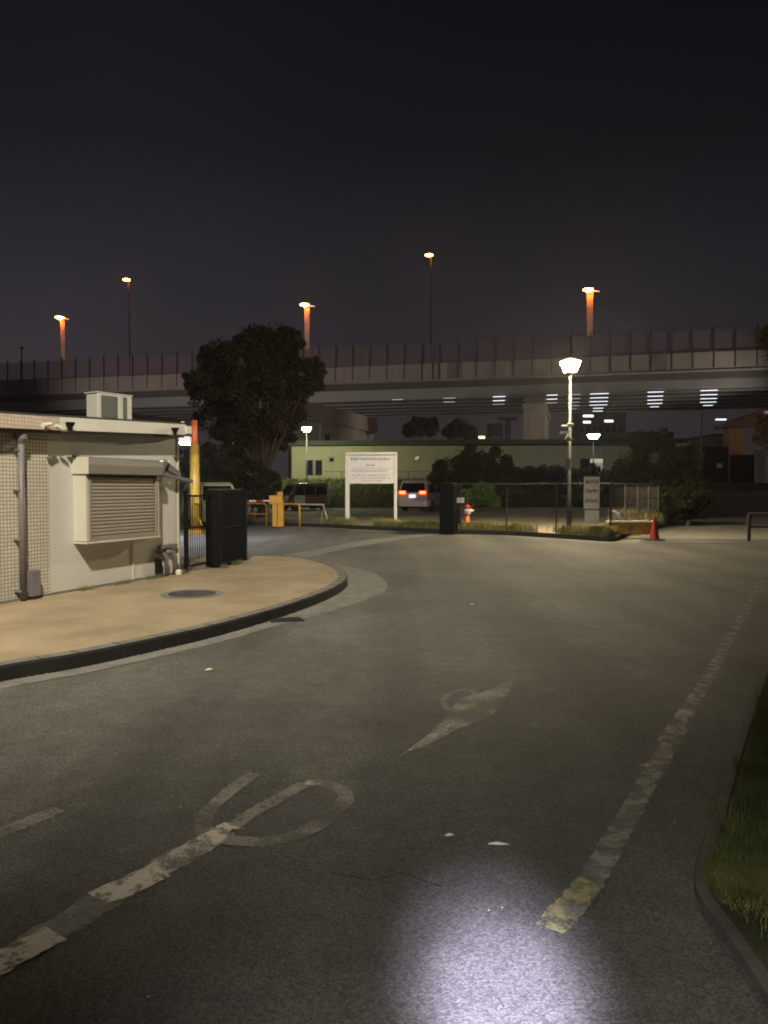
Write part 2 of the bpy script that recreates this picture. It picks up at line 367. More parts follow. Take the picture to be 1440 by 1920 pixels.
# right verge with thin kerb
rv_px = [(1470, 1960), (1440, 1890), (1370, 1780), (1318, 1706), (1303, 1672), (1312, 1620), (1350, 1500), (1384, 1390), (1440, 1238), (1490, 1130), (1530, 1080)]
rv = smooth_line([G(*p) for p in rv_px], 5)
rvo = offset(rv, -.045)
tag(MB().strip(lift(rv, .035), lift(rvo, .035)).strip(lift(rv, -.01), lift(rv, .035)).build('right_kerb', 'kerb_mid'), kind='structure')
tag(MB().sheet(lift(rvo, .028) + [Vector((14, 13, .028)), Vector((14, -3, .028)), Vector((1.6, -3, .028))]).build('right_verge', 'verge'), kind='structure')

# ------------------------------------------------------------------ road markings
def ribbon(pts, wdt, z, name, m):
    L_ = []
    for i in range(len(pts) - 1):                 # frayed edges: short steps, each with its own small error
        a, b = pts[i], pts[i + 1]; n = max(1, int((b - a).length / .025))
        L_ += [a.lerp(b, k / n) for k in range(n)]
    L_.append(pts[-1]); L_ = [Vector((p.x, p.y, z)) for p in L_]
    A, B = offset(L_, wdt / 2), offset(L_, -wdt / 2)
    for i in range(len(L_)):
        d = (A[i] - B[i]); A[i] += d * random.uniform(-.10, .04); B[i] -= d * random.uniform(-.10, .04)
    t = (L_[-1] - L_[0]).normalized(); n = 7
    for end, sgn in ((0, -1), (-1, 1)):           # ragged ends
        pass
    return tag(MB().strip(A, B).build(name, m), kind='structure')
def seg(p, q, n=12): return [p.lerp(q, i / n) for i in range(n + 1)]
ribbon(seg(G(-60, 1842), G(420, 1558), 14), .15, .004, 'worn_centre_line', 'paint_faint')
for a_, b_ in (((-90, 1856), (105, 1753)), ((180, 1690), (306, 1637)), ((382, 1582), (440, 1551))):
    ribbon(seg(G(*a_), G(*b_), 4), .135, .008, 'centre_line_dash', 'paint_bold')
ribbon(seg(G(250, 1660), G(400, 1574), 6), .14, .006, 'centre_line_remnant', 'paint')
ribbon([G(*p) for p in ((1055, 1720), (1110, 1650), (1190, 1510), (1262, 1385), (1320, 1285), (1370, 1195), (1420, 1105), (1452, 1058))], .105, .004, 'edge_line', 'edge')
ribbon(seg(G(1215, 1440), G(1318, 1285), 5), .095, .006, 'edge_line_bright_part', 'paint')
ribbon(seg(G(1030, 1745), G(1108, 1655), 4), .115, .008, 'yellow_line_end', 'paint_y')
ribbon(smooth_line([G(*p) for p in ((478, 1452), (440, 1478), (400, 1512), (380, 1542), (392, 1566), (430, 1577), (500, 1580), (565, 1564), (612, 1538), (646, 1506), (640, 1484), (600, 1470), (560, 1478), (520, 1500), (470, 1528), (436, 1552))]), .088, .005, 'worn_cycle_mark', 'paint_mid')
ribbon(seg(G(572, 1470), G(612, 1471), 3), .062, .008, 'cycle_mark_chip', 'paint')
tag(MB().sheet([G(*p, .004) for p in ((745, 1420), (800, 1380), (838, 1344), (858, 1312), (905, 1298), (965, 1272), (950, 1310), (918, 1344), (868, 1364), (800, 1397))]).build('worn_arrow_mark', 'paint_mid'), kind='structure')
tag(MB().sheet([G(*p, .007) for p in ((748, 1418), (800, 1380), (845, 1357), (840, 1368), (800, 1392))]).build('arrow_mark_tip', 'paint'), kind='structure')
ribbon(smooth_line([G(*p) for p in ((840, 1335), (832, 1315), (850, 1298), (880, 1296), (892, 1312), (878, 1330), (850, 1340))]), .045, .0055, 'worn_ring_mark', 'paint_faint')
ribbon(seg(G(-10, 1568), G(112, 1518), 4), .10, .004, 'faint_lane_mark', 'paint_faint')
for cr in (((620, 1640), (700, 1655), (752, 1640), (830, 1668)), ((1010, 1220), (1060, 1232), (1130, 1226), (1220, 1250))):
    ribbon([G(*p) for p in cr], .007, .009, 'road_crack', 'blackrub')
gv_, gf_ = [], []
for _ in range(1500):
    if random.random() < .45:
        i = random.randrange(4, len(kl) - 6); p = kl[i].lerp(kl[i + 1], random.random()) + (gl[i] - kl[i]) * random.random() ** 2
    else: p = Vector((random.uniform(-4.5, 6), random.uniform(2, 16), 0))
    r_ = random.uniform(.003, .008); k = len(gv_); a = random.uniform(0, 3)
    gv_ += [(p.x + math.cos(a + q) * r_ * random.uniform(.6, 1.2), p.y + math.sin(a + q) * r_, .006) for q in (0, 2.1, 4.2)] + [(p.x, p.y, .006 + r_)]
    gf_ += [(k, k + 1, k + 3), (k + 1, k + 2, k + 3), (k + 2, k, k + 3)]
tag(MB().add(gv_, gf_).build('grit', 'gravel'), kind='stuff')
# manhole, grate, small litter
mh = G(360, 1113, KH)
t_ = thing('manhole_cover', (mh.x, mh.y, KH), 'round dark iron manhole cover set in the tan pavement', 'manhole')
MB().lathe((0, 0, 0), [(.30, -.003), (.30, .006), (.285, .008)], 40).build('cover_plate', 'manhole', t_)
rg = MB(); n_ = 40
rg.add([(math.cos(2 * math.pi * k / n_) * r_, math.sin(2 * math.pi * k / n_) * r_, .003) for r_ in (.40, .31) for k in range(n_)], [(k, (k + 1) % n_, n_ + (k + 1) % n_, n_ + k) for k in range(n_)])
rg.build('surround_ring', 'gutter', t_)
gp = G(536, 1163, .0)
t_ = thing('drain_grate', (gp.x, gp.y, .006), 'small black slotted drain grate in the gutter beside the kerb', 'drain', rz=R(20))
MB().box((0, 0, .0), (.38, .24, .008)).build('frame', 'grate', t_)
b_ = MB()
for k in range(8): b_.box((-.16 + k * .045, 0, .008), (.018, .2, .01))
b_.build('slats', 'manhole', t_)
def litter(px, py, L_, W_, rz, m, label, cat, name):
    p = G(px, py); b = MB(); b.add([(-L_, -W_, 0), (L_ * .3, -W_ * 1.2, .004), (L_, -W_ * .3, .01), (L_ * .9, W_, .004), (-L_ * .2, W_ * 1.1, .012), (-L_, W_ * .6, .003), (-L_ * .9, -W_ * .8, .002)], [(0, 1, 2, 3, 4, 5, 6)])
    o = b.build(name, m, loc=(p.x, p.y, .008)); o.rotation_euler = (0, 0, rz); return tag(o, label, cat)
litter(392, 1258, .032, .012, .1, 'greenish', 'tiny pale green scrap glinting on the road below the kerb', 'litter', 'paper_scrap')
litter(935, 1588, .045, .0035, -.22, 'white', 'thin white strip lying on the road above the torch beam', 'litter', 'plastic_strip')
litter(843, 1571, .02, .004, -.2, 'offwhite', 'short faint sliver left of the white strip on the road', 'litter', 'plastic_sliver')
litter(886, 1134, .03, .012, .3, 'offwhite', 'small pale fleck alone on the asphalt in mid road', 'litter', 'paper_fleck')

# ------------------------------------------------------------------ guardhouse
P0 = Vector((-4.55, 8.84, KH)); P1 = Vector((-3.30, 12.0, KH)); dd = (P1 - P0).normalized(); ang = math.atan2(dd.y, dd.x)
Lf = (P1 - P0).length                                                # facade length seen
gh = thing('guardhouse', P0, 'low cream guardhouse with a shuttered window and flat roof on the pavement', 'guardhouse', rz=ang)
# local frame: +x along facade away from camera, +y into the building, -y outward
X0 = -3.5; WT = 2.22; SL = .042
def zt(x, z): return z + SL * x
def slab(name, m, x0, x1, y0, y1, za, zb, parent=gh, slope=True, bevel=0):
    b = MB(); q = []
    for x in (x0, x1):
        for y in (y0, y1):
            for z in (za, zb): q.append((x, y, z + (SL * x if (slope is True or (slope == 'top' and z == zb)) else 0)))
    b.add(q, [(0, 1, 3, 2), (4, 6, 7, 5), (0, 4, 5, 1), (2, 3, 7, 6), (0, 2, 6, 4), (1, 5, 7, 3)])
    return b.build(name, m, parent, bevel=bevel)
XT = .74                                                              # tiled portion ends here
slab('tiled_wall', 'cream_t', X0, XT, 0, 2.6, -.12, 2.03, slope='top')
slab('wall', 'cream', XT, Lf, .012, 2.6, -.12, 2.03, slope='top')
slab('tiled_fascia', 'pink_t', X0, XT, -.20, 2.7, 2.07, 2.235)
slab('fascia', 'fascia', XT, Lf - .06, -.195, 2.7, 2.07, 2.235)
slab('soffit', 'soffit', X0, Lf - .07, -.17, 2.65, 2.03, 2.068)
slab('roof', 'roofm', X0 + .1, Lf - .05, -.1, 2.6, 2.236, 2.27)
slab('plinth', 'kerb_top', X0, Lf - .01, -.02, .05, -.12, .025, slope=False)
slab('corner_trim', 'shutter_side', Lf - .02, Lf + .012, -.004, .06, 0, 2.03, slope='top')
slab('panel_joint', 'shutter_side', 2.30, 2.325, -.006, .02, 0, .62, slope=False)
# shuttered window
wx0, wx1, wz0, wz1, pr = 1.17, 2.66, .66, 1.77, .22
sw = bpy.data.objects.new('shutter_window', None); C.objects.link(sw); sw.parent = gh
def fl(s): # front slope-less box
    return s
slab('side_case', 'shutter_side', wx0, wx0 + .05, -pr + .02, .02, wz0, wz1 - .02, sw, False, .006)
slab('side_case', 'shutter_side', wx1 - .05, wx1, -pr + .02, .02, wz0, wz1 - .02, sw, False, .006)
hd = MB(); prof = [(.02, wz1 + .02), (-pr + .06, wz1 + .02), (-pr - .03, wz1 - .03), (-pr - .05, wz1 - .09), (-pr - .05, wz1 - .21), (-pr + .02, wz1 - .225), (.02, wz1 - .225)]
n_ = len(prof)
hd.add([(wx0 - .01, y, z) for y, z in prof] + [(wx1 + .01, y, z) for y, z in prof], [tuple(range(n_)), tuple(range(2 * n_ - 1, n_ - 1, -1))] + [(i, (i + 1) % n_, n_ + (i + 1) % n_, n_ + i) for i in range(n_)])
hd.build('hood', 'shutter_hood', sw, bevel=.004)
slab('hood_end', 'shutter_side', wx0 - .022, wx0 - .012, -pr - .045, .02, wz1 - .215, wz1 + .01, sw, False, .004)
st_ = MB(); nsl = 17; zz0 = wz0 + .06; zz1 = wz1 - .24; hs = (zz1 - zz0) / nsl; v_ = []; ycol = []
for k in range(nsl):
    z = zz0 + k * hs
    ycol += [(-pr + .036, z), (-pr + .028, z + hs * .2), (-pr + .024, z + hs * .5), (-pr + .027, z + hs * .85)]
ycol.append((-pr + .05, zz1)); n_ = len(ycol)
st_.add([(wx0 + .07, y, z) for y, z in ycol] + [(wx1 - .07, y, z) for y, z in ycol], [(i, i + 1, n_ + i + 1, n_ + i) for i in range(n_ - 1)])
st_.build('slats', 'shutter', sw)
slab('guide_rail', 'shutter', wx0 + .05, wx0 + .085, -pr + .005, .01, wz0, wz1 - .23, sw, False, .004)
slab('guide_rail', 'shutter', wx1 - .085, wx1 - .05, -pr + .005, .01, wz0, wz1 - .23, sw, False, .004)
slab('bottom_bar', 'shutter', wx0 + .087, wx1 - .087, -pr + .012, -.02, wz0 - .005, wz0 + .058, sw, False, .004)
slab('sill', 'shutter_side', wx0 - .012, wx1 + .012, -pr + .0, .02, wz0 - .032, wz0 - .007, sw, False, .004)
# downpipe with hopper, brackets and box
dp = bpy.data.objects.new('downpipe', None); C.objects.link(dp); dp.parent = gh
xp = .235
MB().tube([(xp, -.09, .02), (xp, -.09, 1.98)], .038, 12).build('pipe', 'pipe', dp, smooth=True)
MB().lathe((xp, -.09, 1.9), [(.04, 0), (.075, .06), (.075, .16), (.06, .165)], 12).build('hopper', 'pipe', dp)
for z in (.12, .75, 1.35, 1.83):
    MB().box((xp, -.055, z), (.10, .11, .022)).build('bracket', 'galv', dp)
slab('meter_box', 'pipe', .31, .46, -.14, -.0, .04, .36, gh, False, .01)
# eave fittings
for k, (x, m_) in enumerate(((.85, 'black'), (2.98, 'black'))):
    f = bpy.data.objects.new('eave_spotlight', None); C.objects.link(f); f.parent = gh; f.location = (x, -.23, 2.07 + SL * x)
    MB().lathe((0, -.03, .03), [(.022, -.045), (.03, 0), (.058, .055), (.06, .07)], 12).build('shade', m_, f)
    MB().box((0, .0, -.01), (.16, .05, .022)).build('mount', 'pipe', f)
f = bpy.data.objects.new('eave_camera', None); C.objects.link(f); f.parent = gh; f.location = (.48, -.25, 2.13)
MB().tube([(-.09, -.03, .0), (.05, -.01, .025)], .028, 10).build('housing', 'fascia', f)
MB().bar((.0, .0, 0), (.03, .05, -.06), .02, .02).build('mount', 'pipe', f)
MB().tube([(.20, -.03, -.01), (.13, -.01, .015)], .026, 10).build('housing', 'fascia', f)
# right-hand fittings: hooded wall light with arm, pipes, black box
f = bpy.data.objects.new('wall_horn', None); C.objects.link(f); f.parent = gh; f.location = (2.90, -.07, 1.70)
MB().lathe((0, 0, 0), [(.03, -.16), (.045, -.05), (.10, .05), (.11, .09), (.03, .11)], 14).build('hood', 'galv', f, smooth=True)
MB().box((.0, .04, -.03), (.07, .06, .2)).build('mount', 'pipe', f)
MB().bar((.02, -.02, -.12), (.62, -.10, -.22), .05, .05).build('arm', 'pipe', f)
MB().add([(.1, -.05, .06), (.36, -.08, -.08), (.36, -.0, -.08), (.1, .03, .06), (.1, -.05, -.06), (.36, -.08, -.16), (.36, -.0, -.16), (.1, .03, -.06)], [(0, 1, 2, 3), (4, 7, 6, 5), (0, 4, 5, 1), (2, 6, 7, 3), (1, 5, 6, 2), (0, 3, 7, 4)]).build('fabric_wrap', 'pipe', f)
MB().box((0, 0, 0), (.10, .06, .22)).build('junction_box', 'black', gh, loc=(2.84, -.035, .16))
for x, r_ in ((2.99, .03), (3.2, .04)):
    MB().tube([(x, -.07, .0), (x, -.07, .28), (x - .06, -.05, .36), (x - .15, .0, .38)], r_, 10).build('service_pipe', 'pipe', gh, smooth=True)
MB().box((3.08, -.03, .46), (.42, .05, .05)).build('pipe_cover', 'pipe', gh)
MB().lathe((3.22, -.12, 0), [(.05, 0), (.055, .05), (.03, .08)], 10).build('pipe_foot', 'offwhite', gh)
slab('antenna_plate', 'fascia', Lf - .10, Lf + .03, -.24, -.21, 2.09, 2.21, gh)
MB().bar((Lf - .05, -.1, 2.42), (Lf + .03, -.1, 2.43), .012, .012).build('antenna_tip', 'white', gh)
MB().bar((Lf + .0, -.1, 2.24), (Lf + .0, -.1, 2.42), .01, .01).build('antenna_rod', 'galv', gh)
# AC outdoor unit on the roof
acx = 2.42
q = gh.matrix_basis
ac_w = Matrix.Rotation(ang, 4, 'Z'); pos = P0 + (ac_w @ Vector((acx + .05, .55, 2.29 + SL * acx)))
acu = thing('air_conditioner', pos, 'cream outdoor air conditioning unit standing on the guardhouse roof', 'air conditioner', rz=ang - R(13))
MB().box((0, 0, .19), (.60, .28, .38)).build('casing', 'ac', acu, bevel=.015)
MB().box((-.10, -.142, .19), (.28, .012, .32)).build('fan_grille', 'acg', acu)
MB().box((.075, -.145, .19), (.04, .02, .37)).build('corner_strip', 'ac', acu)
MB().box((.304, .0, .19), (.012, .18, .27)).build('side_vent', 'acg', acu); MB().box((.17, -.142, .19), (.07, .012, .33)).build('service_panel', 'acg', acu)
MB().box((0, .01, .39), (.63, .31, .016)).build('top_cover', 'ac', acu)
for x in (-.22, .22): MB().box((x, 0, -.01), (.05, .32, .04)).build('foot', 'galv', acu)

# ------------------------------------------------------------------ gates
def folding_gate(A, B, h, label, dens=.045, depth=.34):
    A = Vector(A); B = Vector(B); d = (B - A); L_ = d.length; rz = math.atan2(d.y, d.x)
    t = thing('folding_gate', A, label, 'gate', 'folded black gates either side of the entrance', rz)
    n = max(3, int(L_ / dens)); b = MB(); c = MB()
    for k in range(n + 1):
        x = L_ * k / n
        for yy in (-depth / 2, 0, depth / 2): b.box((x, yy, h / 2 + .04), (.022, .022, h - .06))
        if k < n:
            for z0 in (.15, h * .5):
                for s_ in (1, -1):
                    b.bar((x, s_ * depth / 2, z0), (x + L_ / n, -s_ * depth / 2, z0 + h * .4), .02, .01)
    b.build('lattice', 'black', t)
    for z in (.06, h * .52, h - .01): MB().box((L_ / 2, 0, z), (L_, depth + .03, .035)).build('rail', 'black', t)
    MB().box((0, 0, h / 2 + .02), (.09, depth + .06, h)).build('end_post', 'black', t, bevel=.008)
    MB().box((L_, 0, h / 2 + .03), (.10, depth + .08, h + .02)).build('end_post', 'black', t, bevel=.008)
    MB().box((L_ / 2, 0, h + .035), (L_ + .1, depth * .7, .02)).build('top_cap', 'steel', t)
    for x in (.05, L_ - .05): MB().tube([(x, -.03, .04), (x, .03, .04)], .045, 12).build('wheel', 'blackrub', t)
    return t
ga, gb = G(402, 1064, KH), G(448, 1052, KH)
g1 = folding_gate(ga, gb, 1.31, 'black folded gate beside the guardhouse at the left of the entrance', .05, .22)
gc, gd = G(833, 996, 0), G(852, 990, .0)
g2 = folding_gate((2.02, 23.9, .0), (2.30, 24.9, .0), 1.62, 'black folded gate post at the right of the entrance by the notice board', .06, .42)
MB().box((.55, -.32, 1.1), (.02, .28, .17)).build('notice_plate', 'offwhite', g2)
# black rail fence between guardhouse corner and folded gate
fa = P1 + Vector((.08, .12, 0)); fb = Vector((ga.x, ga.y, KH)) + Vector((-.03, -.02, 0)); d_ = fb - fa
rf = thing('railing', fa, 'low black bar railing joining the guardhouse corner to the folded gate', 'railing', rz=math.atan2(d_.y, d_.x))
Lr = d_.length; b = MB()
for k in range(13): b.box((Lr * k / 12, 0, .66), (.009, .009, 1.18))
b.build('bars', 'black', rf)
for z in (.10, .72, 1.24): MB().box((Lr / 2, 0, z), (Lr + .1, .025, .03)).build('rail', 'black', rf)
for x in (0, Lr): MB().box((x, .0, .66), (.05, .05, 1.32)).build('post', 'black', rf)

# ------------------------------------------------------------------ vegetation helpers
def leaf_mesh(clumps, count, size, name, m, parent=None, shell=.55, flat=1.0):
    v = []; f = []; tot = sum(r_[1] ** 2 for r_ in clumps)
    for c, r in clumps:
        c = Vector(c); k = int(count * r * r / tot)
        # secondary clumps on the surface give an uneven outline
        subs = [Vector((random.gauss(0, 1), random.gauss(0, 1), random.gauss(0, 1) * .9)).normalized() * r * random.uniform(.55, .92) for _ in range(14)]
        for _ in range(k):
            if random.random() < .86:
                s_ = random.choice(subs); d = Vector((random.gauss(0, 1), random.gauss(0, 1), random.gauss(0, 1))).normalized()
                p = s_ + d * r * .31 * random.random() ** .4
            else:
                d = Vector((random.gauss(0, 1), random.gauss(0, 1), random.gauss(0, 1))).normalized(); p = d * r * random.uniform(shell, .97)
            p = Vector((p.x, p.y, p.z * flat)) + c
            a = Vector((random.gauss(0, 1), random.gauss(0, 1), random.gauss(0, 1))).normalized(); b = a.orthogonal().normalized()
            s2 = size * random.uniform(.6, 1.35); n = len(v)
            v += [p - a * s2 - b * s2 * .1, p + b * s2 * .45, p + a * s2, p - b * s2 * .45]; f.append((n, n + 1, n + 2, n + 3))
    me = bpy.data.meshes.new(name); me.from_pydata([tuple(x) for x in v], [], f); me.materials.append(M[m])
    o = bpy.data.objects.new(name, me); C.objects.link(o)
    if parent: o.parent = parent
    return o
def tree(name, base, clumps, trunk_h, r0, count, size, m, label, cat='tree', group=None, flat=1.0):
    """clumps relative to base"""
    base = Vector(base); t = thing(name, base, label, cat, group)
    b = MB(); j = Vector((random.uniform(-.1, .1), random.uniform(-.1, .1), trunk_h))
    b.tube([(0, 0, -.1), (j.x * .5, j.y * .5, trunk_h * .5), tuple(j)], [r0 * 1.15, r0 * .85, r0 * .7], 10)
    for c, r in clumps:
        c = Vector(c); mid = j.lerp(c, .5) + Vector((random.uniform(-.2, .2), random.uniform(-.2, .2), random.uniform(-.1, .2)))
        b.tube([tuple(j * .9), tuple(mid), tuple(c)], [r0 * .5, r0 * .3, r0 * .12], 6)
    b.build('trunk', 'bark', t)
    leaf_mesh(clumps, count, size, 'crown', m, t, flat=flat)
    return t
def grass(name, sampler, n, hmin, hmax, m, kind='stuff', wid=.006, lean=.4):
    v = []; f = []
    for _ in range(n):
        p = sampler(); h = random.uniform(hmin, hmax); a = random.uniform(0, 6.28); l = random.uniform(0, lean) * h
        dx, dy = math.cos(a), math.sin(a); wx, wy = -dy * wid, dx * wid; k = len(v)
        v += [(p.x - wx, p.y - wy, p.z), (p.x + wx, p.y + wy, p.z), (p.x + dx * l * .4 + wx * .7, p.y + dy * l * .4 + wy * .7, p.z + h * .6), (p.x + dx * l * .4 - wx * .7, p.y + dy * l * .4 - wy * .7, p.z + h * .6), (p.x + dx * l, p.y + dy * l, p.z + h)]
        f += [(k, k + 1, k + 2, k + 3), (k + 3, k + 2, k + 4)]
    me = bpy.data.meshes.new(name); me.from_pydata(v, [], f); me.materials.append(M[m])
    o = bpy.data.objects.new(name, me); C.objects.link(o)
    if kind: o['kind'] = kind
    return o
# grass on the far verge behind the kerb
fkd = offset(fk, .15); idx = lambda: random.uniform(0, len(fk) - 14.001)
def s_far():
    while True:
        i = random.uniform(6, 37); k = int(i); p = fkd[k].lerp(fkd[k + 1], i - k)
        px = 720 + p.x / p.y * 1400
        if px < 645 and random.random() < .6: continue
        q = Vector((p.x, p.y, 0)) + Vector((.1, 1, 0)) * abs(random.gauss(0, 1)) * .38
        if math.sin(q.x * 2.3) * .5 + math.sin(q.x * 5.1 + q.y) * .4 + .6 < random.random() * .9: continue
        return Vector((q.x, q.y, KH))
tag(grass('verge_grass', s_far, 15000, .08, .32, 'grass', wid=.011, lean=.6), 'uneven dry green grass along the far kerb', 'grass')
def s_dry():
    p = G(1196 + random.gauss(0, 9), 992, KH); return Vector((p.x, p.y + random.gauss(1.0, .35), KH))
tag(grass('dry_grass_clump', s_dry, 1500, .3, .72, 'dry', kind=None, wid=.012, lean=.7), 'tall dry straw coloured grass clump behind the traffic cone', 'grass clump')
def s_fr():
    px = random.uniform(1208, 1345); t = (px - 1208) / 137; p = G(px, 992 - 42 * t, KH); return Vector((p.x, p.y + abs(random.gauss(0, 1)) * .9, KH - .06))
tag(grass('footway_grass', s_fr, 6000, .15, .6, 'grass', wid=.013, lean=.6), 'grass along the footway right of the cone', 'grass')
# near verge grass
def s_near():
    while True:
        i = random.uniform(2, len(rvo) - 6); k = int(i); p = rvo[k].lerp(rvo[k + 1], i - k)
        q = p + Vector((.862, -.508, 0)) * (abs(random.gauss(0, 1)) * .40 + .02)
        if q.y < 2.6 and random.random() < .9: continue
        if math.sin(q.x * 9 + q.y * 3) + math.sin(q.y * 7) + 1.5 < random.random() * 1.7: continue
        if (q - p).length < .15 and random.random() < .35: continue
        return Vector((q.x, q.y, .025))
tag(grass('near_verge_grass', s_near, 70000, .015, .07, 'grass_n', wid=.0019, lean=1.7), 'green grass tufts on the near right verge', 'grass')
def s_near2():
    a = random.choice((G(1365, 1590), G(1425, 1400), G(1432, 1340), G(1405, 1560), G(1420, 1650), G(1400, 1480)))
    return Vector((a.x + .03 + abs(random.gauss(0, .11)), a.y + random.gauss(0, .14), .03))
tag(grass('weed_tufts', s_near2, 2600, .03, .085, 'grass_n', wid=.0018, lean=1.6), 'longer weeds standing over the near kerb', 'weeds')

def s_base():
    if random.random() < .5: p = Vector((ga.x, ga.y, 0)).lerp(Vector((gb.x, gb.y, 0)), random.random()) + Vector((.12, -.10, 0))
    else: p = P0.lerp(P1, random.uniform(.35, 1.02)) + Vector((.05, -.02, 0))
    if math.sin(p.y * 9) < random.random() - .4: return s_base()
    return Vector((p.x + abs(random.gauss(0, .05)), p.y - abs(random.gauss(0, .04)), KH - .004))
tag(grass('wall_foot_weeds', s_base, 900, .02, .09, 'grass_n', wid=.003, lean=1.4), 'low weeds at the foot of the guardhouse wall and folded gate', 'weeds')
# ------------------------------------------------------------------ grass bank and yard behind
BY0, BY1, BZ = 55.5, 64.0, 1.95
bk = MB(); bk.strip([Vector((x, BY0, -.01)) for x in range(-40, 45, 5)], [Vector((x, BY1 - 1, BZ)) for x in range(-40, 45, 5)])
bk.strip([Vector((x, BY1 - 1, BZ)) for x in range(-40, 45, 5)], [Vector((x, 82, BZ)) for x in range(-40, 45, 5)])
tag(bk.build('grass_bank_ground', 'bank'), kind='structure')
def s_bank():
    y = random.uniform(BY0, BY1); x = random.uniform(-8.5, 24); return Vector((x, y, max(0, (y - BY0) / (BY1 - 1 - BY0) * BZ) if y < BY1 - 1 else BZ))
tag(grass('bank_grass', s_bank, 26000, .15, .5, 'grass_b', wid=.03, lean=.6), 'grass bank below the long yellow green building', 'grass')

# ------------------------------------------------------------------ long prefab building
YB = 66.0
def bx(px, D=YB): return (px - 720) / 1400 * D
bL, bR = bx(547), bx(1275)
pb = thing('prefab_building', (bL, YB, BZ), 'long single storey yellow green prefab building behind the grass bank', 'building')
zT = 5.22 - BZ
def pbx(px): return bx(px) - bL
MB().box(((bR - bL) / 2, 4, zT / 2 - .1), (bR - bL, 8, zT + .2)).build('wall', 'prefab', pb)
b = MB(); ov = .5
xa, xb = -ov, bR - bL + ov
b.add([(xa, -ov, zT), (xb, -ov, zT + .25), (xb, 8.5, zT + .45), (xa, 8.5, zT + .3), (xa, -ov, zT + .42), (xb, -ov, zT + .62), (xb, 8.5, zT + .7), (xa, 8.5, zT + .6)], [(0, 1, 2, 3), (4, 7, 6, 5), (0, 4, 5, 1), (1, 5, 6, 2), (2, 6, 7, 3), (3, 7, 4, 0)])
b.build('roof', 'prefab_roof', pb)
for k in range(1, 19): MB().box((k * (bR - bL) / 19, -.01, zT / 2), (.035, .03, zT)).build('panel_joint', 'frame', pb)
wn_ = MB().box((0, 0, 0), (1.5, .06, 1.4)).build('window', 'frame', pb, loc=(pbx(589), -.03, 3.92 + .05 - BZ - .68))
MB().box((-.40, -.035, 0), (.60, .02, 1.3)).build('pane', 'glass', wn_); MB().box((.42, -.035, 0), (.56, .02, 1.3)).build('pane', 'glass', wn_)
wn_ = MB().box((0, 0, 0), (2.1, .06, 1.35)).build('window', 'frame', pb, loc=(pbx(1109), -.03, 4.2 + .1 - BZ - .85))
MB().box((-.62, -.035, 0), (.80, .02, 1.25)).build('pane', 'glass', wn_); MB().box((.40, -.035, -.18), (1.12, .02, .88)).build('pane', 'e_win', wn_); MB().box((.40, -.036, .45), (1.12, .02, .34)).build('blind', 'e_winb', wn_)
for px, pz in ((622, 861), (781, 858)):
    z = at(px, pz, YB).z - BZ
    v_ = MB().box((0, 0, 0), (.5, .10, .5)).build('vent_hood', 'frame', pb, loc=(pbx(px), -.06, z), bevel=.03)
    MB().box((0, -.06, -.05), (.34, .02, .3)).build('louvre', 'glass', v_)
MB().tube([(pbx(1120 + 10), -.05, 0), (pbx(1130), -.05, zT)], .05, 8).build('drainpipe', 'frame', pb)
# mesh fence on the bank
def wire_fence(name, A, B, h, n, m_post, m_wire, label, vstep, wthick, hlines, group=None, cat='fence'):
    A = Vector(A); B = Vector(B); d = B - A; L_ = d.length; t = thing(name, A, label, cat, group, math.atan2(d.y, d.x)); sz = (B.z - A.z) / L_
    for k in range(n + 1):
        x = L_ * k / n; MB().tube([(x, 0, sz * x), (x, 0, sz * x + h + .02)], .024, 8).build('post', m_post, t)
    b = MB()
    for k in range(int(L_ / vstep)):
        x = k * vstep; b.box((x, -.015, h / 2 + sz * x + .03), (wthick, wthick, h - .08))
    for z in hlines: b.bar((0, -.015, z * h), (L_, -.015, z * h + sz * L_), wthick * 1.8, wthick * 1.8)
    b.build('wire_mesh', m_wire, t)
    MB().tube([(0, 0, h), (L_, 0, h + sz * L_)], .02, 6).build('top_rail', m_post, t)
    return t
wire_fence('mesh_fence', (bx(600, 63), 62.6, BZ - .05), (bx(1180, 63), 62.6, BZ - .05), .98, 14, 'fence', 'fence', 'long thin mesh fence on top of the grass bank', .25, .012, (.5,))
f1a = Vector((2.5, 24.35, KH)); f1b = Vector((6.55, 21.6, KH))
wire_fence('mesh_fence', f1a, f1b, 1.5, 3, 'fence', 'fence', 'dark wire mesh fence behind the far kerb in front of the lamp post', .05, .0042, (.33, .66, .97), 'mesh fences around the yard')
wire_fence('mesh_fence', f1b + Vector((.1, .25, 0)), (at(1234, 975, 28).x, 28, KH), 1.5, 4, 'fence_l', 'fence', 'mesh fence with pale posts running back behind the yellow barrier', .05, .0042, (.33, .66, .97), 'mesh fences around the yard')

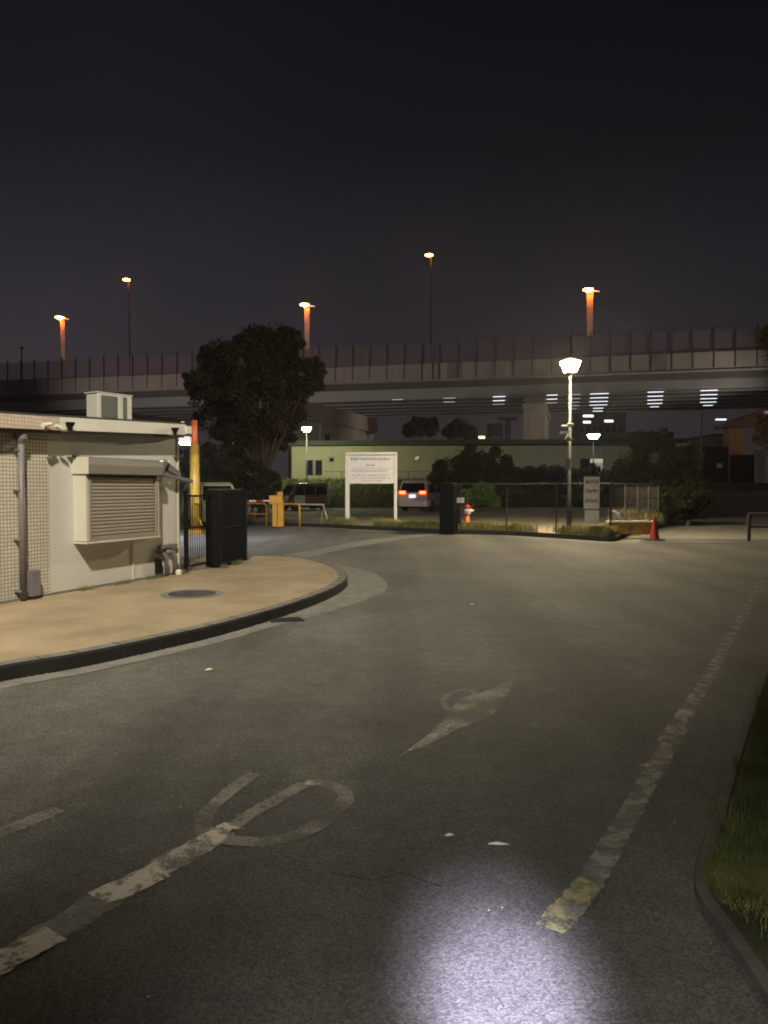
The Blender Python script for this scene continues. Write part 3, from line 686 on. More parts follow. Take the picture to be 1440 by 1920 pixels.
# ------------------------------------------------------------------ hedges, bushes, trees
def C_(px, py, D, rpx): return at(px, py, D), rpx / 1400 * D
def plant(name, base_px, D, cl, count, size, m, label, th, r0, z=KH, cat='tree', group=None):
    base = Vector(((base_px - 720) / 1400 * D, D, z)); out = []
    for px, py, rp, dd_ in cl:
        c, r = C_(px, py, D + dd_, rp); out.append((tuple(c - base), r))
    return tree(name, base, out, th, r0, count, size, m, label, cat, group)
plant('broadleaf_tree', 492, 37, [(450, 705, 62, 0), (512, 655, 52, .5), (392, 738, 46, -.4), (562, 712, 42, 0), (480, 760, 72, -.3), (408, 785, 42, .6), (582, 716, 27, .5), (545, 775, 38, .5), (476, 640, 34, 0), (545, 640, 26, .4), (412, 672, 40, .3), (440, 815, 38, 0), (525, 815, 30, .6), (366, 715, 24, .2), (590, 690, 20, .1), (520, 720, 50, .1), (488, 808, 46, .1), (400, 690, 30, .2), (500, 690, 44, .2)],
      66000, .10, 'leaf', 'large dark broadleaf tree rising above the entrance behind the folded gate', 2.0, .26)
plant('round_bush', 885, 42, [(885, 870, 38, 0), (845, 882, 32, .4), (925, 875, 36, .2), (955, 895, 26, 0), (870, 905, 38, .5), (915, 910, 42, .3), (822, 893, 18, .3)], 26000, .10, 'leaf_b', 'wide dark bush in front of the prefab building behind the mesh fence', .8, .12, cat='bush')
plant('round_bush', 1225, 33, [(1225, 855, 42, 0), (1185, 880, 36, .2), (1270, 868, 38, 0), (1210, 905, 42, .4), (1265, 905, 44, .4), (1205, 832, 26, 0), (1165, 900, 22, .2), (1300, 900, 24, .2)], 30000, .085, 'leaf_b', 'tall black bush right of the yellow barrier by the access road', .8, .12, cat='bush')
plant('low_bush', 1290, 29, [(1270, 940, 30, 0), (1300, 928, 28, .3), (1325, 938, 20, .2), (1245, 938, 28, .3), (1290, 952, 24, .2), (1260, 960, 20, 0)], 15000, .07, 'leaf_b', 'low dark bush spilling over the footway right of the cone', .4, .07, cat='bush')
plant('shrub', 470, 34, [(470, 890, 34, 0), (440, 905, 30, .3), (505, 905, 26, .3), (480, 925, 28, 0)], 14000, .085, 'leaf_b', 'dark shrub under the large tree left of the parked van', .5, .08, cat='shrub')
plant('shrub', 395, 33, [(395, 865, 34, 0), (365, 880, 26, .2), (425, 880, 30, 0), (345, 860, 20, .3), (400, 900, 34, .2), (372, 850, 18, 0)], 16000, .085, 'leaf_b', 'tall dark shrub behind the yellow gate post', .6, .09, cat='shrub')
plant('small_tree', 452, 50, [(430, 845, 17, 0), (470, 838, 17, .3), (455, 852, 20, .8)], 3600, .12, 'leaf_g', 'small tree with leaves lit green beside a street lamp', 2.8, .08, z=0)
plant('small_tree', 862, 34, [(905, 925, 22, 0), (875, 930, 14, .2), (925, 940, 14, .2)], 3000, .07, 'leaf_g', 'fresh green sapling behind the right gate post', .4, .05, cat='sapling')
plant('orange_lit_tree', 800, 92, [(785, 802, 20, 0), (805, 800, 20, .4), (768, 806, 14, 0)], 9000, .20, 'leaf_r', 'left of two rounded trees tinted orange as if lit beyond the prefab roof', 5, .2, z=0, group='orange tinted trees beyond the prefab building')
plant('orange_lit_tree', 862, 92, [(862, 802, 20, 0), (845, 808, 15, .4), (882, 812, 16, 0)], 9000, .20, 'leaf_r', 'right of two rounded trees tinted orange as if lit beyond the prefab roof', 5, .2, z=0, group='orange tinted trees beyond the prefab building')
plant('tall_tree', 1500, 30, [(1470, 650, 48, 0), (1455, 620, 26, .2), (1475, 690, 34, .2), (1462, 812, 48, 0), (1450, 790, 30, .2), (1480, 740, 20, .1)], 18000, .07, 'leaf_r', 'tall tree cut by the right edge of the picture', 3.0, .14, z=.3)
plant('hedge_clump', 1040, 56, [(px, 893 + (k % 3) * 4, 20 + (k * 7) % 8, 0) for k, px in enumerate(range(975, 1190, 22))], 15000, .12, 'leaf_b', 'low dark hedge along the foot of the prefab building wall', .5, .06, z=1.2, cat='hedge')
plant('hedge_clump', 1040, 53, [(px, 935 + (k % 3) * 3, 24, 0) for k, px in enumerate(range(895, 1330, 28))], 22000, .12, 'leaf_b', 'dark hedge at the back of the yard behind the mesh fence', .4, .06, z=0, cat='hedge')

# ------------------------------------------------------------------ street lamps
def lantern_lamp(base, h, label, glow, w=.5, hh=.38, extras=False, group='lantern street lamps', post='steel'):
    t = thing('street_lamp', base, label, 'street lamp', group)
    MB().tube([(0, 0, 0), (0, 0, .9), (0, 0, .95), (0, 0, h - hh - .1)], [.085, .08, .055, .045], 12).build('post', post, t, smooth=True)
    MB().lathe((0, 0, h - hh - .1), [(.045, 0), (.10, .05), (w * .26, .10)], 12).build('collar', post, t)
    MB().lathe((0, 0, h - hh), [(w * .28, 0), (w * .50, hh * .72)], 8).build('glass', glow, t)
    MB().lathe((0, 0, h - hh * .27), [(w * .53, 0), (w * .30, hh * .2), (.03, hh * .3)], 8).build('cap', 'offwhite' if glow != 'e_lantern' else 'e_cap', t)
    return t
M['e_cap'] = emis('translucent_cap_glow', (1, .82, .55), 1.6)
lp = Vector((at(1067, 1000, 22.7).x, 22.7, KH))
L1 = lantern_lamp(lp, 5.42 - KH, 'bright warm lantern street lamp standing behind the mesh fence on the right', 'e_lantern', .60, .42)
for (px, py, s_, yaw, m_) in ((1062, 799, (.34, .10, .055), .3, 'white'), (1058, 811, (.26, .10, .08), 0, 'white'), (1069, 796, (.2, .08, .07), .2, 'offwhite')):
    p = at(px, py, 22.55) - lp; MB().box((p.x, p.y, p.z), s_, yaw).build('signal_box', m_, L1, bevel=.012)
p = at(1068, 822, 22.6) - lp
hb = MB(); hb.tube([(p.x - .16, p.y - .1, p.z + .05), (p.x, p.y, p.z - .04), (p.x + .12, p.y, p.z - .02)], [.10, .05, .03], 10); hb.build('loudspeaker', 'fence_l', L1)
MB().box((at(1065, 870, 22.6).x - lp.x, -.09, at(1065, 870, 22.6).z - KH), (.14, .08, .34)).build('control_box', 'fence_l', L1)
b1 = at(575, 803, 59.5); lantern_lamp((b1.x, 59.5, .6), b1.z - .45, 'greenish white lantern lamp left of the notice board before the prefab wall', 'e_cool', .75, .42)
b1 = at(441, 832, 52); lantern_lamp((b1.x, 52, 0), b1.z + .15, 'greenish white lantern lamp half hidden by small tree under the large crown', 'e_blue', .85, .36)
b1 = at(1113, 816, 57); lantern_lamp((b1.x, 57, .3), b1.z - .15, 'bluish white lantern lamp above the lit prefab window', 'e_blue', .95, .42)

# ------------------------------------------------------------------ yellow gantry post and floodlight
yp = Vector((at(366, 1000, 24.5).x, 24.5, 0)); hp = at(366, 788, 24.5).z
ygp = thing('height_gantry', yp, 'tall weathered yellow steel post with an orange top behind the guardhouse', 'gantry post')
zo = at(366, 833, 24.5).z
MB().tube([(0, 0, 0), (0, 0, zo)], [.17, .15], 14).build('post', 'yellow_d', ygp, smooth=True)
MB().box((0, 0, .06), (.55, .55, .12)).build('base_plate', 'yellow_d', ygp)
MB().tube([(0, 0, zo), (0, 0, hp)], [.11, .10], 14).build('orange_top', 'orange', ygp, smooth=True)
MB().tube([(0, 0, at(366, 806, 24.5).z), (-2.6, -.1, at(366, 802, 24.5).z)], .022, 8).build('cross_arm', 'orange', ygp)
MB().box((.12, -.18, 1.15), (.16, .12, .3)).build('control_box', 'yellow_d', ygp)
MB().tube([(.1, -.05, .6), (.28, -.1, .2)], [.03, .03], 8).build('brace', 'yellow_d', ygp)
fp = at(346, 826, 22.2)
fl_ = thing('floodlight', (fp.x, fp.y, fp.z), 'white box floodlight hanging beside the orange top of the yellow post', 'floodlight')
MB().box((0, 0, 0), (.36, .26, .17), R(8)).build('housing', 'e_boxw', fl_, bevel=.03) if False else None
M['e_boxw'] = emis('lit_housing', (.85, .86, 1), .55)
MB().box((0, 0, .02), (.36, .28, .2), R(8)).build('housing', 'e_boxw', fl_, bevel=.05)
MB().box((0, 0, -.10), (.24, .2, .02), R(8)).build('lens', 'e_box', fl_)
MB().tube([(-.1, 0, .1), (-.3, .1, .3)], .015, 6).build('bracket', 'galv', fl_)

# ------------------------------------------------------------------ barrier machine and rails
bm_p = G(522, 987); 
bar = thing('barrier_machine', (bm_p.x, bm_p.y, 0), 'yellow parking barrier machine with a red and white arm across the entrance lane', 'barrier')
MB().box((0, 0, .50), (.42, .36, 1.0)).build('cabinet', 'yellow', bar, bevel=.02)
MB().box((-.08, -.02, 1.04), (.50, .40, .34)).build('arm_housing', 'yellow', bar, bevel=.03)
MB().box((.06, .1, 1.28), (.2, .16, .14)).build('top_lamp', 'yellow', bar, bevel=.02)
MB().box((-.01, -.185, .5), (.02, .012, .86)).build('door_gap', 'black', bar)
for k in range(6): MB().tube([(-.30 - k * .26, -.24, 1.0 - .004 * k), (-.30 - (k + 1) * .26, -.24, 1.0)], .034, 8).build('arm_section', 'red' if k % 2 else 'white', bar)
def guard_rail(pxa, pxb, pyb, ht, m, label, mid=None):
    A = G(pxa, pyb); B = G(pxb, pyb + (pxb - pxa) * .03); d = B - A; t = thing('guard_rail', (A.x, A.y, 0), label, 'guard rail', 'low rails beside the barrier machine', math.atan2(d.y, d.x)); L_ = d.length
    r_ = .12; MB().tube([(0, 0, 0), (0, 0, ht - r_), (r_ * .4, 0, ht - r_ * .3), (r_, 0, ht), (L_ - r_, 0, ht), (L_ - r_ * .4, 0, ht - r_ * .3), (L_, 0, ht - r_), (L_, 0, 0)], .034, 8).build('hoop', m, t, smooth=True)
    if mid: MB().tube([(0, 0, mid), (L_, 0, mid)], .024, 8).build('mid_rail', m, t)
    return t
guard_rail(446, 500, 984, .88, 'yellow', 'yellow hoop rail with a middle bar left of the barrier machine', .46)
guard_rail(531, 562, 987, .88, 'yellow', 'narrow yellow hoop rail right of the barrier machine')
tr = G(608, 986)
tt = thing('barrier_rest', (tr.x, tr.y, 0), 'pale trestle holding a white bar right of the yellow hoop rail', 'trestle')
MB().tube([(-1.15, 0, .86), (.0, 0, .84)], .03, 8).build('bar', 'offwhite', tt)
for s_ in (-1, 1): MB().tube([(-.03, 0, .84), (s_ * .16 + .02, 0, 0)], .026, 8).build('leg', 'yellow_d' if s_ < 0 else 'offwhite', tt)

# ------------------------------------------------------------------ notice board
nb = G(696, 987, KH); NZ = 28.0
nbx0, nbx1 = (651 - 720) / 1400 * NZ, (742 - 720) / 1400 * NZ
nbt = thing('notice_board', ((nbx0 + nbx1) / 2, NZ, KH), 'large white notice board on two posts in front of the parked vans', 'notice board', rz=R(-6))
hw = (nbx1 - nbx0) / 2; ztop = at(700, 849, NZ).z - KH; zb = at(700, 907, NZ).z - KH
for s_ in (-1, 1): MB().box((s_ * hw, 0, ztop / 2), (.15 if s_ < 0 else .11, .12, ztop)).build('post', 'white', nbt, bevel=.01)
MB().box((0, -.02, (ztop + zb) / 2), (hw * 2 - .12, .05, ztop - zb - .1)).build('panel', 'signface', nbt)
MB().box((0, -.04, ztop - .03), (hw * 2 + .1, .14, .10)).build('top_rail', 'white', nbt, bevel=.01)
MB().box((0, -.03, zb + .03), (hw * 2 - .15, .08, .05)).build('bottom_rail', 'white', nbt)
def text_row(z, h, x0, x1, m, pitch, gap=.0, name='lettering'):
    """a row of character-like stroke groups, as unreadable as in the blurred photo"""
    b = MB(); x = x0
    while x < x1:
        w_ = pitch * .82
        if random.random() > gap:
            for _ in range(4):
                if random.random() < .5: b.box((x + w_ / 2, -.047, z + random.uniform(-h, h) * .42), (w_ * random.uniform(.6, 1), .004, h * .13))
                else: b.box((x + random.uniform(.12, .88) * w_, -.0475, z), (w_ * .13, .004, h * random.uniform(.6, 1)))
        x += pitch
    return b.build(name, m, nbt)
Hh = ztop - zb
text_row(zb + Hh * .80, .115, -hw + .12, -.02, 'ink', .085)
text_row(zb + Hh * .80, .11, .06, hw - .14, 'greyink', .082, .04)
text_row(zb + Hh * .60, .10, -.20, .14, 'greyink', .085)
MB().box((0, -.046, zb + Hh * .49), (hw * 2 - .24, .004, .008)).build('divider', 'greyink', nbt)
text_row(zb + Hh * .415, .055, -hw + .14, hw - .28, 'ink', .052, .05)
text_row(zb + Hh * .275, .055, -hw + .12, .2, 'ink', .05, .08); text_row(zb + Hh * .275, .055, .22, hw - .28, 'redink', .05, .08)
text_row(zb + Hh * .185, .055, -hw + .14, hw - .18, 'redink', .05, .12)
text_row(zb + Hh * .095, .05, -.36, .34, 'redink', .05, .08)

# ------------------------------------------------------------------ banner sign on the fence
sg = at(1112, 938, 21.4)
sgt = thing('hanging_sign', (sg.x, 21.55, KH), 'tall narrow pale sign with rows of lettering on the fence right of the lamp', 'sign', rz=R(-8))
z0, z1 = at(1112, 982, 21.4).z - KH, at(1112, 893, 21.4).z - KH; zm = z0 + (z1 - z0) * .30
MB().box((0, 0, (zm + z1) / 2 + .01), (.44, .03, z1 - zm - .02)).build('upper_panel', 'offwhite', sgt, bevel=.008)
MB().box((.01, 0, (z0 + zm) / 2 - .01), (.40, .03, zm - z0 - .02)).build('lower_panel', 'offwhite', sgt, bevel=.008)
MB().box((0, .0, z1 + .012), (.45, .035, .045)).build('header', 'steel', sgt)
for k, fz in enumerate((.83, .55, .26)):
    b = MB()
    zc = zm + (z1 - zm) * fz
    for i in range(6):
        for _ in range(3):
            x = -.165 + i * .062
            if random.random() < .5: b.box((x + .02, -.018, zc + random.uniform(-.05, .05)), (.05, .004, .014))
            else: b.box((x + random.uniform(0, .04), -.018, zc), (.012, .004, .12))
    b.box((0, -.0165, zc), (.36, .002, .012)); b.build('lettering', 'ink', sgt)

# ------------------------------------------------------------------ yellow vehicle stop, bird, cone, hydrant, rail
yb = Vector((at(1181, 1000, 21.9).x, 21.9, KH))
ybt = thing('vehicle_barrier', yb, 'long low yellow box barrier with a pale top lying on the verge by the cone', 'barrier', rz=R(-4))
MB().box((0, 0, .19), (1.34, .34, .34)).build('body', 'yellow_d', ybt, bevel=.02)
MB().box((0, 0, .385), (1.32, .34, .045)).build('top_strip', 'white', ybt)
MB().tube([(-.02, -.172, .2), (-.02, -.18, .2)], .065, 20).build('round_emblem', 'fence_l', ybt)
bd = Vector((at(1160, 977, 21.9).x, 21.95, KH + .415))
bt = thing('perched_bird', bd, 'small grey and white bird with a long pale bill on the yellow barrier', 'bird')
def skin(name, pts, edges, rad, m, parent, sub=2):
    me = bpy.data.meshes.new(name); me.from_pydata(pts, edges, []); o = bpy.data.objects.new(name, me); C.objects.link(o); o.parent = parent
    md = o.modifiers.new('skin', 'SKIN'); o.modifiers.new('sub', 'SUBSURF').levels = sub; o.modifiers['sub'].render_levels = sub
    for i, r_ in enumerate(rad): me.skin_vertices[0].data[i].radius = (r_, r_)
    me.skin_vertices[0].data[0].use_root = True; me.materials.append(M[m]); md.use_smooth_shade = True
    return o
skin('body', [(.03, 0, .13), (.10, 0, .07), (.17, 0, .01), (-.02, 0, .19), (-.05, 0, .235), (-.09, 0, .262), (-.13, 0, .268), (.03, -.02, .05), (.03, -.02, 0), (.055, .02, .05), (.055, .02, 0)],
     [(0, 1), (1, 2), (0, 3), (3, 4), (4, 5), (5, 6), (0, 7), (7, 8), (0, 9), (9, 10)], [.075, .060, .016, .058, .042, .038, .022, .012, .006, .012, .006], 'birdw', bt)
skin('wing', [(-.01, .0, .23), (.06, 0, .19), (.12, 0, .10), (.19, 0, .03)], [(0, 1), (1, 2), (2, 3)], [.03, .062, .05, .012], 'birdg', bt)
skin('crest', [(-.12, 0, .288), (-.07, 0, .292), (.0, 0, .27), (.05, 0, .235)], [(0, 1), (1, 2), (2, 3)], [.012, .02, .016, .004], 'birdg', bt)
MB().tube([(-.14, 0, .27), (-.29, 0, .29)], [.030, .010], 8).build('bill', 'bill', bt)
for s_ in (-1, 1): MB().lathe((-.125, s_ * .024, .274), [(.001, -.004), (.005, 0), (.001, .004)], 6).build('eye', 'black', bt)
cn = G(1227, 1014)
ct_ = thing('traffic_cone', (cn.x, cn.y, .01), 'red traffic cone on a black base at the corner of the access road', 'traffic cone')
MB().lathe((0, 0, 0), [(.15, .03), (.135, .06), (.028, .66), (.024, .68), (.01, .685)], 24).build('cone', 'red', ct_, smooth=True)
MB().lathe((0, 0, 0), [(.275, 0), (.27, .025), (.17, .04)], 8).build('base', 'blackrub', ct_)
hy = Vector((at(876, 960, 25).x, 25.0, KH))
ht_ = thing('fire_hydrant', hy, 'squat post with red cap, pinkish white middle and orange foot beside the right gate', 'hydrant')
MB().lathe((0, 0, 0), [(.11, 0), (.105, .08), (.09, .1), (.088, .44)], 16).build('foot', 'orange', ht_, smooth=True)
MB().lathe((0, 0, .26), [(.09, 0), (.13, .06), (.155, .14), (.15, .22), (.12, .26)], 16).build('barrel', 'hyd_pink', ht_, smooth=True) if False else None
M['hyd_pink'] = mat('pink_white_paint', (.62, .38, .36), .5, .2, 14, col2=(.75, .68, .66))
MB().lathe((0, 0, .44), [(.09, 0), (.12, .06), (.145, .14), (.145, .22), (.12, .25)], 16).build('barrel', 'hyd_pink', ht_, smooth=True)
MB().lathe((0, 0, .69), [(.145, 0), (.12, .06), (.06, .11), (.03, .13)], 16).build('cap', 'red', ht_, smooth=True)
MB().tube([(.10, -.03, .60), (.22, -.05, .62)], [.05, .045], 10).build('outlet', 'white', ht_)
ra = G(1404, 1016); 
rr = thing('pipe_railing', (ra.x, ra.y, 0), 'grey pipe railing with a middle bar at the right edge of the picture', 'railing', rz=R(-12))
MB().tube([(0, 0, 0), (0, 0, .78)], .05, 10).build('post', 'steel', rr)
MB().tube([(1.9, 0, 0), (1.9, 0, .78)], .05, 10).build('post', 'steel', rr)
MB().tube([(-.02, 0, .79), (2.0, 0, .79)], .03, 10).build('top_rail', 'fence_l', rr); MB().tube([(0, 0, .42), (2.0, 0, .42)], .022, 10).build('mid_rail', 'steel', rr)

# ------------------------------------------------------------------ vehicles
def vehicle(loc, rz, prof, W, belt, roofz, paint_, label, wheels, wr, sidewin, front, rear, rear_i=None, tail=None, cat='van', name='parked_van'):
    """prof: side outline (x forward, z) counterclockwise from rear bottom; front/rear: (x,z)-(x,z) glass lines"""
    t = thing(name, loc, label, cat, rz=rz)
    def hw_(z): return W / 2 if z < belt else W / 2 - (z - belt) / (roofz - belt) * .13
    n = len(prof); v = []
    for s_ in (-1, 1): v += [(x, s_ * hw_(z), z) for x, z in prof]
    f = [tuple(range(n)), tuple(range(2 * n - 1, n - 1, -1))] + [(i, (i + 1) % n, n + (i + 1) % n, n + i) for i in range(n)]
    MB().add(v, f).build('body', paint_, t, bevel=.045, smooth=False)
    for s_ in (-1, 1):
        for (xa, xb, za, zb_) in sidewin:
            g = .012; MB().add([(xa, s_ * (hw_(za) + g), za), (xb, s_ * (hw_(za) + g), za), (xb - .06, s_ * (hw_(zb_) + g), zb_), (xa + .04, s_ * (hw_(zb_) + g), zb_)], [(0, 1, 2, 3)]).build('side_window', 'carglass', t)
        for wx in wheels:
            w_ = MB().tube([(wx, s_ * (W / 2 - .17), wr), (wx, s_ * (W / 2 + .012), wr)], wr, 24).build('wheel', 'tyre', t)
            MB().tube([(wx, s_ * (W / 2 - .05), wr), (wx, s_ * (W / 2 + .022), wr)], wr * .62, 14).build('rim', 'rim', w_)
        MB().box((prof[-1][0] * 0 + front[0][0] - .25, s_ * (W / 2 + .09), belt + .08), (.10, .16, .13)).build('mirror', 'black', t, bevel=.02)
        MB().box((.1, s_ * (W / 2 + .004), belt - .12), (.14, .02, .025)).build('door_handle', 'rim', t)
    for nm, (a_, b_), sg_ in (('windscreen', front, 1), ('rear_window', rear, -1)):
        y0, y1 = hw_(a_[1]) - .10, hw_(b_[1]) - .12; g = .014 * sg_
        MB().add([(a_[0] + g, -y0, a_[1]), (a_[0] + g, y0, a_[1]), (b_[0] + g, y1, b_[1]), (b_[0] + g, -y1, b_[1])], [(0, 1, 2, 3)]).build(nm, 'carglass', t)
    return t
# white minivan with lit tail lamps: local -x is the rear
vprof = [(-2.35, .28), (2.3, .28), (2.42, .5), (2.36, .78), (1.55, 1.02), (.85, 1.72), (.5, 1.85), (-1.7, 1.87), (-2.15, 1.80), (-2.36, 1.1), (-2.42, .6)]
vyaw = R(90 - 24)
vrear = at(775, 958, 48.0)
vc = Vector((vrear.x, 48.0, 0)) + Vector((math.cos(vyaw), math.sin(vyaw), 0)) * 2.4
van = vehicle(vc, vyaw, vprof, 1.84, 1.08, 1.87, 'carwhite', 'white minivan seen from behind with its tail lamps lit beside the notice board', (-1.45, 1.5), .33,
              [(-2.0, -.8, 1.12, 1.62), (-.7, .35, 1.12, 1.66), (.42, 1.15, 1.12, 1.58)], ((1.52, 1.06), (.92, 1.68)), ((-2.375, 1.15), (-2.20, 1.70)))
for s_ in (-1, 1):
    l = MB().box((-2.40, s_ * .66, 1.13), (.06, .46, .22)).build('tail_lamp', 'e_tailred', van, bevel=.01)
    MB().box((-.035, 0, 0), (.02, .34, .11)).build('bulb_strip', 'e_tail', l, loc=(-2.40, s_ * .66, 1.13)); 
van.scale = (1.07, 1.07, 1.07)
MB().box((-2.43, .0, .92), (.03, .40, .17)).build('number_plate', 'e_plate', van)
MB().box((-2.42, 0, .42), (.12, 1.7, .26)).build('bumper', 'carwhite', van, bevel=.04)
MB().box((-2.3, 0, 1.83), (.3, 1.4, .03)).build('spoiler', 'e_dimred', van) if False else MB().box((-2.25, 0, 1.84), (.28, 1.4, .03)).build('spoiler', 'carwhite', van)
MB().box((-2.2, 0, .24), (.3, 1.6, .12)).build('underbody', 'black', van)
# brown kei van, three quarter view, front to the left
kprof = [(-1.65, .26), (1.60, .26), (1.70, .5), (1.66, .92), (1.42, 1.08), (1.02, 1.72), (.75, 1.82), (-1.45, 1.84), (-1.62, 1.70), (-1.70, .9), (-1.70, .5)]
kyaw = math.atan2(-math.cos(R(38)), -math.sin(R(38)) * -1) if False else R(180 + 38)
kc = at(570, 948, 52)
kv = vehicle((kc.x, 52.0, 0), kyaw, kprof, 1.48, 1.0, 1.84, 'carbrown', 'boxy dark brown minivan parked behind the barrier machine with its front paled as if lit', (-1.15, 1.15), .29,
             [(-1.45, -.55, 1.04, 1.60), (-.45, .35, 1.04, 1.62), (.42, 1.05, 1.04, 1.55)], ((1.45, 1.10), (1.06, 1.68)), ((-1.68, 1.0), (-1.64, 1.60)), name='parked_minivan')
MB().box((1.66, 0, .70), (.06, 1.36, .38)).build('front_grille', 'carfront_lit', kv, bevel=.02)  # grille and front doors coloured pale as if lamplight falls there
for s_ in (-1, 1): MB().box((1.66, s_ * .56, .86), (.10, .26, .18)).build('headlight', 'white', kv, bevel=.03)
MB().box((.8, -.745, .66), (.86, .02, .66)).build('front_door', 'carfront_lit', kv); MB().box((.8, .745, .66), (.86, .02, .66)).build('front_door', 'carfront_lit', kv)
MB().box((1.71, 0, .48), (.03, .33, .16)).build('number_plate', 'offwhite', kv)
# pale car behind the folded gate
gcv = at(394, 970, 29.5)
gv = vehicle((gcv.x, 29.5, 0), R(-62), [(p[0], p[1] * .945) for p in kprof], 1.48, .96, 1.74, 'cargreen', 'pale boxy car whose roof shows above the left folded gate', (-1.15, 1.15), .29,
             [(-1.35, -.65, 1.0, 1.50), (-.35, .25, 1.0, 1.52), (.45, 1.05, 1.0, 1.46)], ((1.45, 1.05), (1.08, 1.58)), ((-1.68, .96), (-1.64, 1.52)), cat='car', name='parked_car')
MB().box((1.68, 0, .48), (.04, .33, .16)).build('number_plate', 'offwhite', gv)

M['ramp_c'] = mat('ramp_concrete', (.42, .38, .33), .85, .2, .5, stretch=(1, 1, .3)); M['under'] = mat('shaded_underside', (.045, .044, .042), .8, .2, .4); M['flange'] = mat('lit_flange_tone', (.13, .13, .125), .45, .2, .4)  # deck and inner girders darkened for shade, flanges lightened as if catching light
# ------------------------------------------------------------------ elevated highway
vd = Vector((1, -.25, 0)).normalized(); vn = Vector((.25, 1, 0)).normalized(); V0 = Vector((0, 102, 0)); vang = math.atan2(vd.y, vd.x)
hwy = thing('elevated_highway', V0, 'long elevated highway with a noise fence crossing the whole background', 'highway bridge', rz=vang)
X1, X2 = -78, 62; Lv = X2 - X1; XM = (X1 + X2) / 2; WD = 25.5
def hb_(name, m, x0, x1, y0, y1, z0_, z1_, p=hwy): return MB().box(((x0 + x1) / 2, (y0 + y1) / 2, (z0_ + z1_) / 2), (x1 - x0, y1 - y0, z1_ - z0_)).build(name, m, p)
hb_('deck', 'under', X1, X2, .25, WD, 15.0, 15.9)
hb_('parapet', 'conc_v', X1, X2, -.25, .22, 15.95, 18.15)
hb_('parapet', 'conc_v', X1, X2, WD - .2, WD + .2, 15.9, 17.4)
hb_('parapet_ledge', 'conc_v', X1, X2, -.45, .1, 15.75, 15.94)
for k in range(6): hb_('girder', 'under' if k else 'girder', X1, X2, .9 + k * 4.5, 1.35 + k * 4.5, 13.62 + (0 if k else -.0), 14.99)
for k in range(6): hb_('girder_flange', 'flange', X1, X2, .7 + k * 4.5, 1.55 + k * 4.5, 13.46, 13.6)
hb_('noise_screen', 'noisep', X1, X2, -.02, .04, 18.2, 20.85)
hb_('screen_rail', 'post_v', X1, X2, -.30, -.26, 18.1, 18.22)
x = X1 + 1
while x < X2:
    hb_('screen_post', 'post_v', x - .05, x + .05, -.34, -.12, 16.2, 21.25); x += 2.42
for x0 in (5.2, 6.7, 7.5):
    hb_('drain_pipe', 'post_v', x0, x0 + .12, -.42, -.28, 15.96, 20.5)
for x0, w_ in ((8.7, 2.0), (-20, 1.4), (24, 1.2), (34, 2.2)):
    hb_('wall_stain', 'stain', x0, x0 + w_, -.262, -.252, 16.0, 18.1)
# pier with cap (two piers, one hidden partly behind the tree)
def pier(x0, w_):
    p_ = hb_('pier', 'conc_p', x0 - w_ / 2, x0 + w_ / 2, 2.2, WD - 4, -.2, 11.9)
    hb_('pier_cap', 'conc_p', x0 - w_ / 2 - .2, x0 + w_ / 2 + .2, 1.9, WD - 3.6, 11.92, 12.7, p_)
    hb_('bearing_block', 'conc_v', x0 - w_ / 2 + .1, x0 + w_ / 2 - .1, 2.0, WD - 3.8, 12.71, 13.5, p_)
    return p_
def v_x(px, off):
    """x along the bridge where the line of sight at px meets the row at depth off"""
    k = (px - 720) / 1400; # point = V0 + vd*x + vn*off ; X/Y = k
    return (k * (V0.y + vn.y * off) - vn.x * off) / (vd.x - k * vd.y)
pier(v_x(998, 2.2) + .2, 2.75); pier(v_x(300, 2.2) - 30, 2.75)
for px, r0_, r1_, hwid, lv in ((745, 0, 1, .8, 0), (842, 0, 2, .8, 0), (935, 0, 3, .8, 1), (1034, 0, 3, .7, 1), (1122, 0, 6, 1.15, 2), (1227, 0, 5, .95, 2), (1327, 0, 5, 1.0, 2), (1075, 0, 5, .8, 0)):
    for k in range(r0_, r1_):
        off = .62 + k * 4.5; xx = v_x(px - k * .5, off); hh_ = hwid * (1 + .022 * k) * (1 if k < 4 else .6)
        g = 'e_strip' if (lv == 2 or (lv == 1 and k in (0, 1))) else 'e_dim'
        hb_('girder_glint', g, xx - hh_, xx + hh_, off - .03, off + .05, 13.515, 13.56)  # glowing bars stand in for light glinting off the girder flanges
# highway masts
def mast(px, py, off, wide, label):
    xx = v_x(px, off); base = V0 + vd * xx + vn * off; D = base.y; ztop_ = at(px, py, D).z; zb_ = 16.0
    t = thing('highway_lamp', (base.x, base.y, zb_), label, 'highway lamp', 'lamps along the elevated highway', vang); h = ztop_ - zb_
    if wide:
        b = MB()
        for k in range(5): b.tube([(-.20 + k * .10, 0, 0), (-.34 + k * .17, 0, h - .35)], [.04, .055], 8)
        b.build('clustered_mast', 'mast_pale', t)
        MB().box((0, 0, h - .3), (1.0, .3, .08)).build('mast_head', 'mast_pale', t)
    else: MB().tube([(0, 0, 0), (0, 0, h - .3)], [.14, .07], 8).build('mast', 'post_v', t)
    MB().lathe((-.25, -.35, h), [(.35, -.16), (.62, -.06), (.62, .02), (.2, .14)], 16).build('lamp_head', 'e_sodium', t)
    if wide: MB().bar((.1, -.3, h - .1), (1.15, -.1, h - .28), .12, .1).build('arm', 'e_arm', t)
    return t
M['e_arm'] = emis('arm_glow', (1, .42, .12), 1.2); M['mast_pale'] = mat('mast_sodium_tint', (.7, .52, .38), .6, .15, 2)  # mast colour tinted orange to carry the sodium light
mast(122, 596, .6, True, 'leftmost sodium lamp on a broad orange lit mast above the guardhouse')
mast(577, 572, .6, True, 'sodium lamp on a broad orange lit mast just right of the large tree')
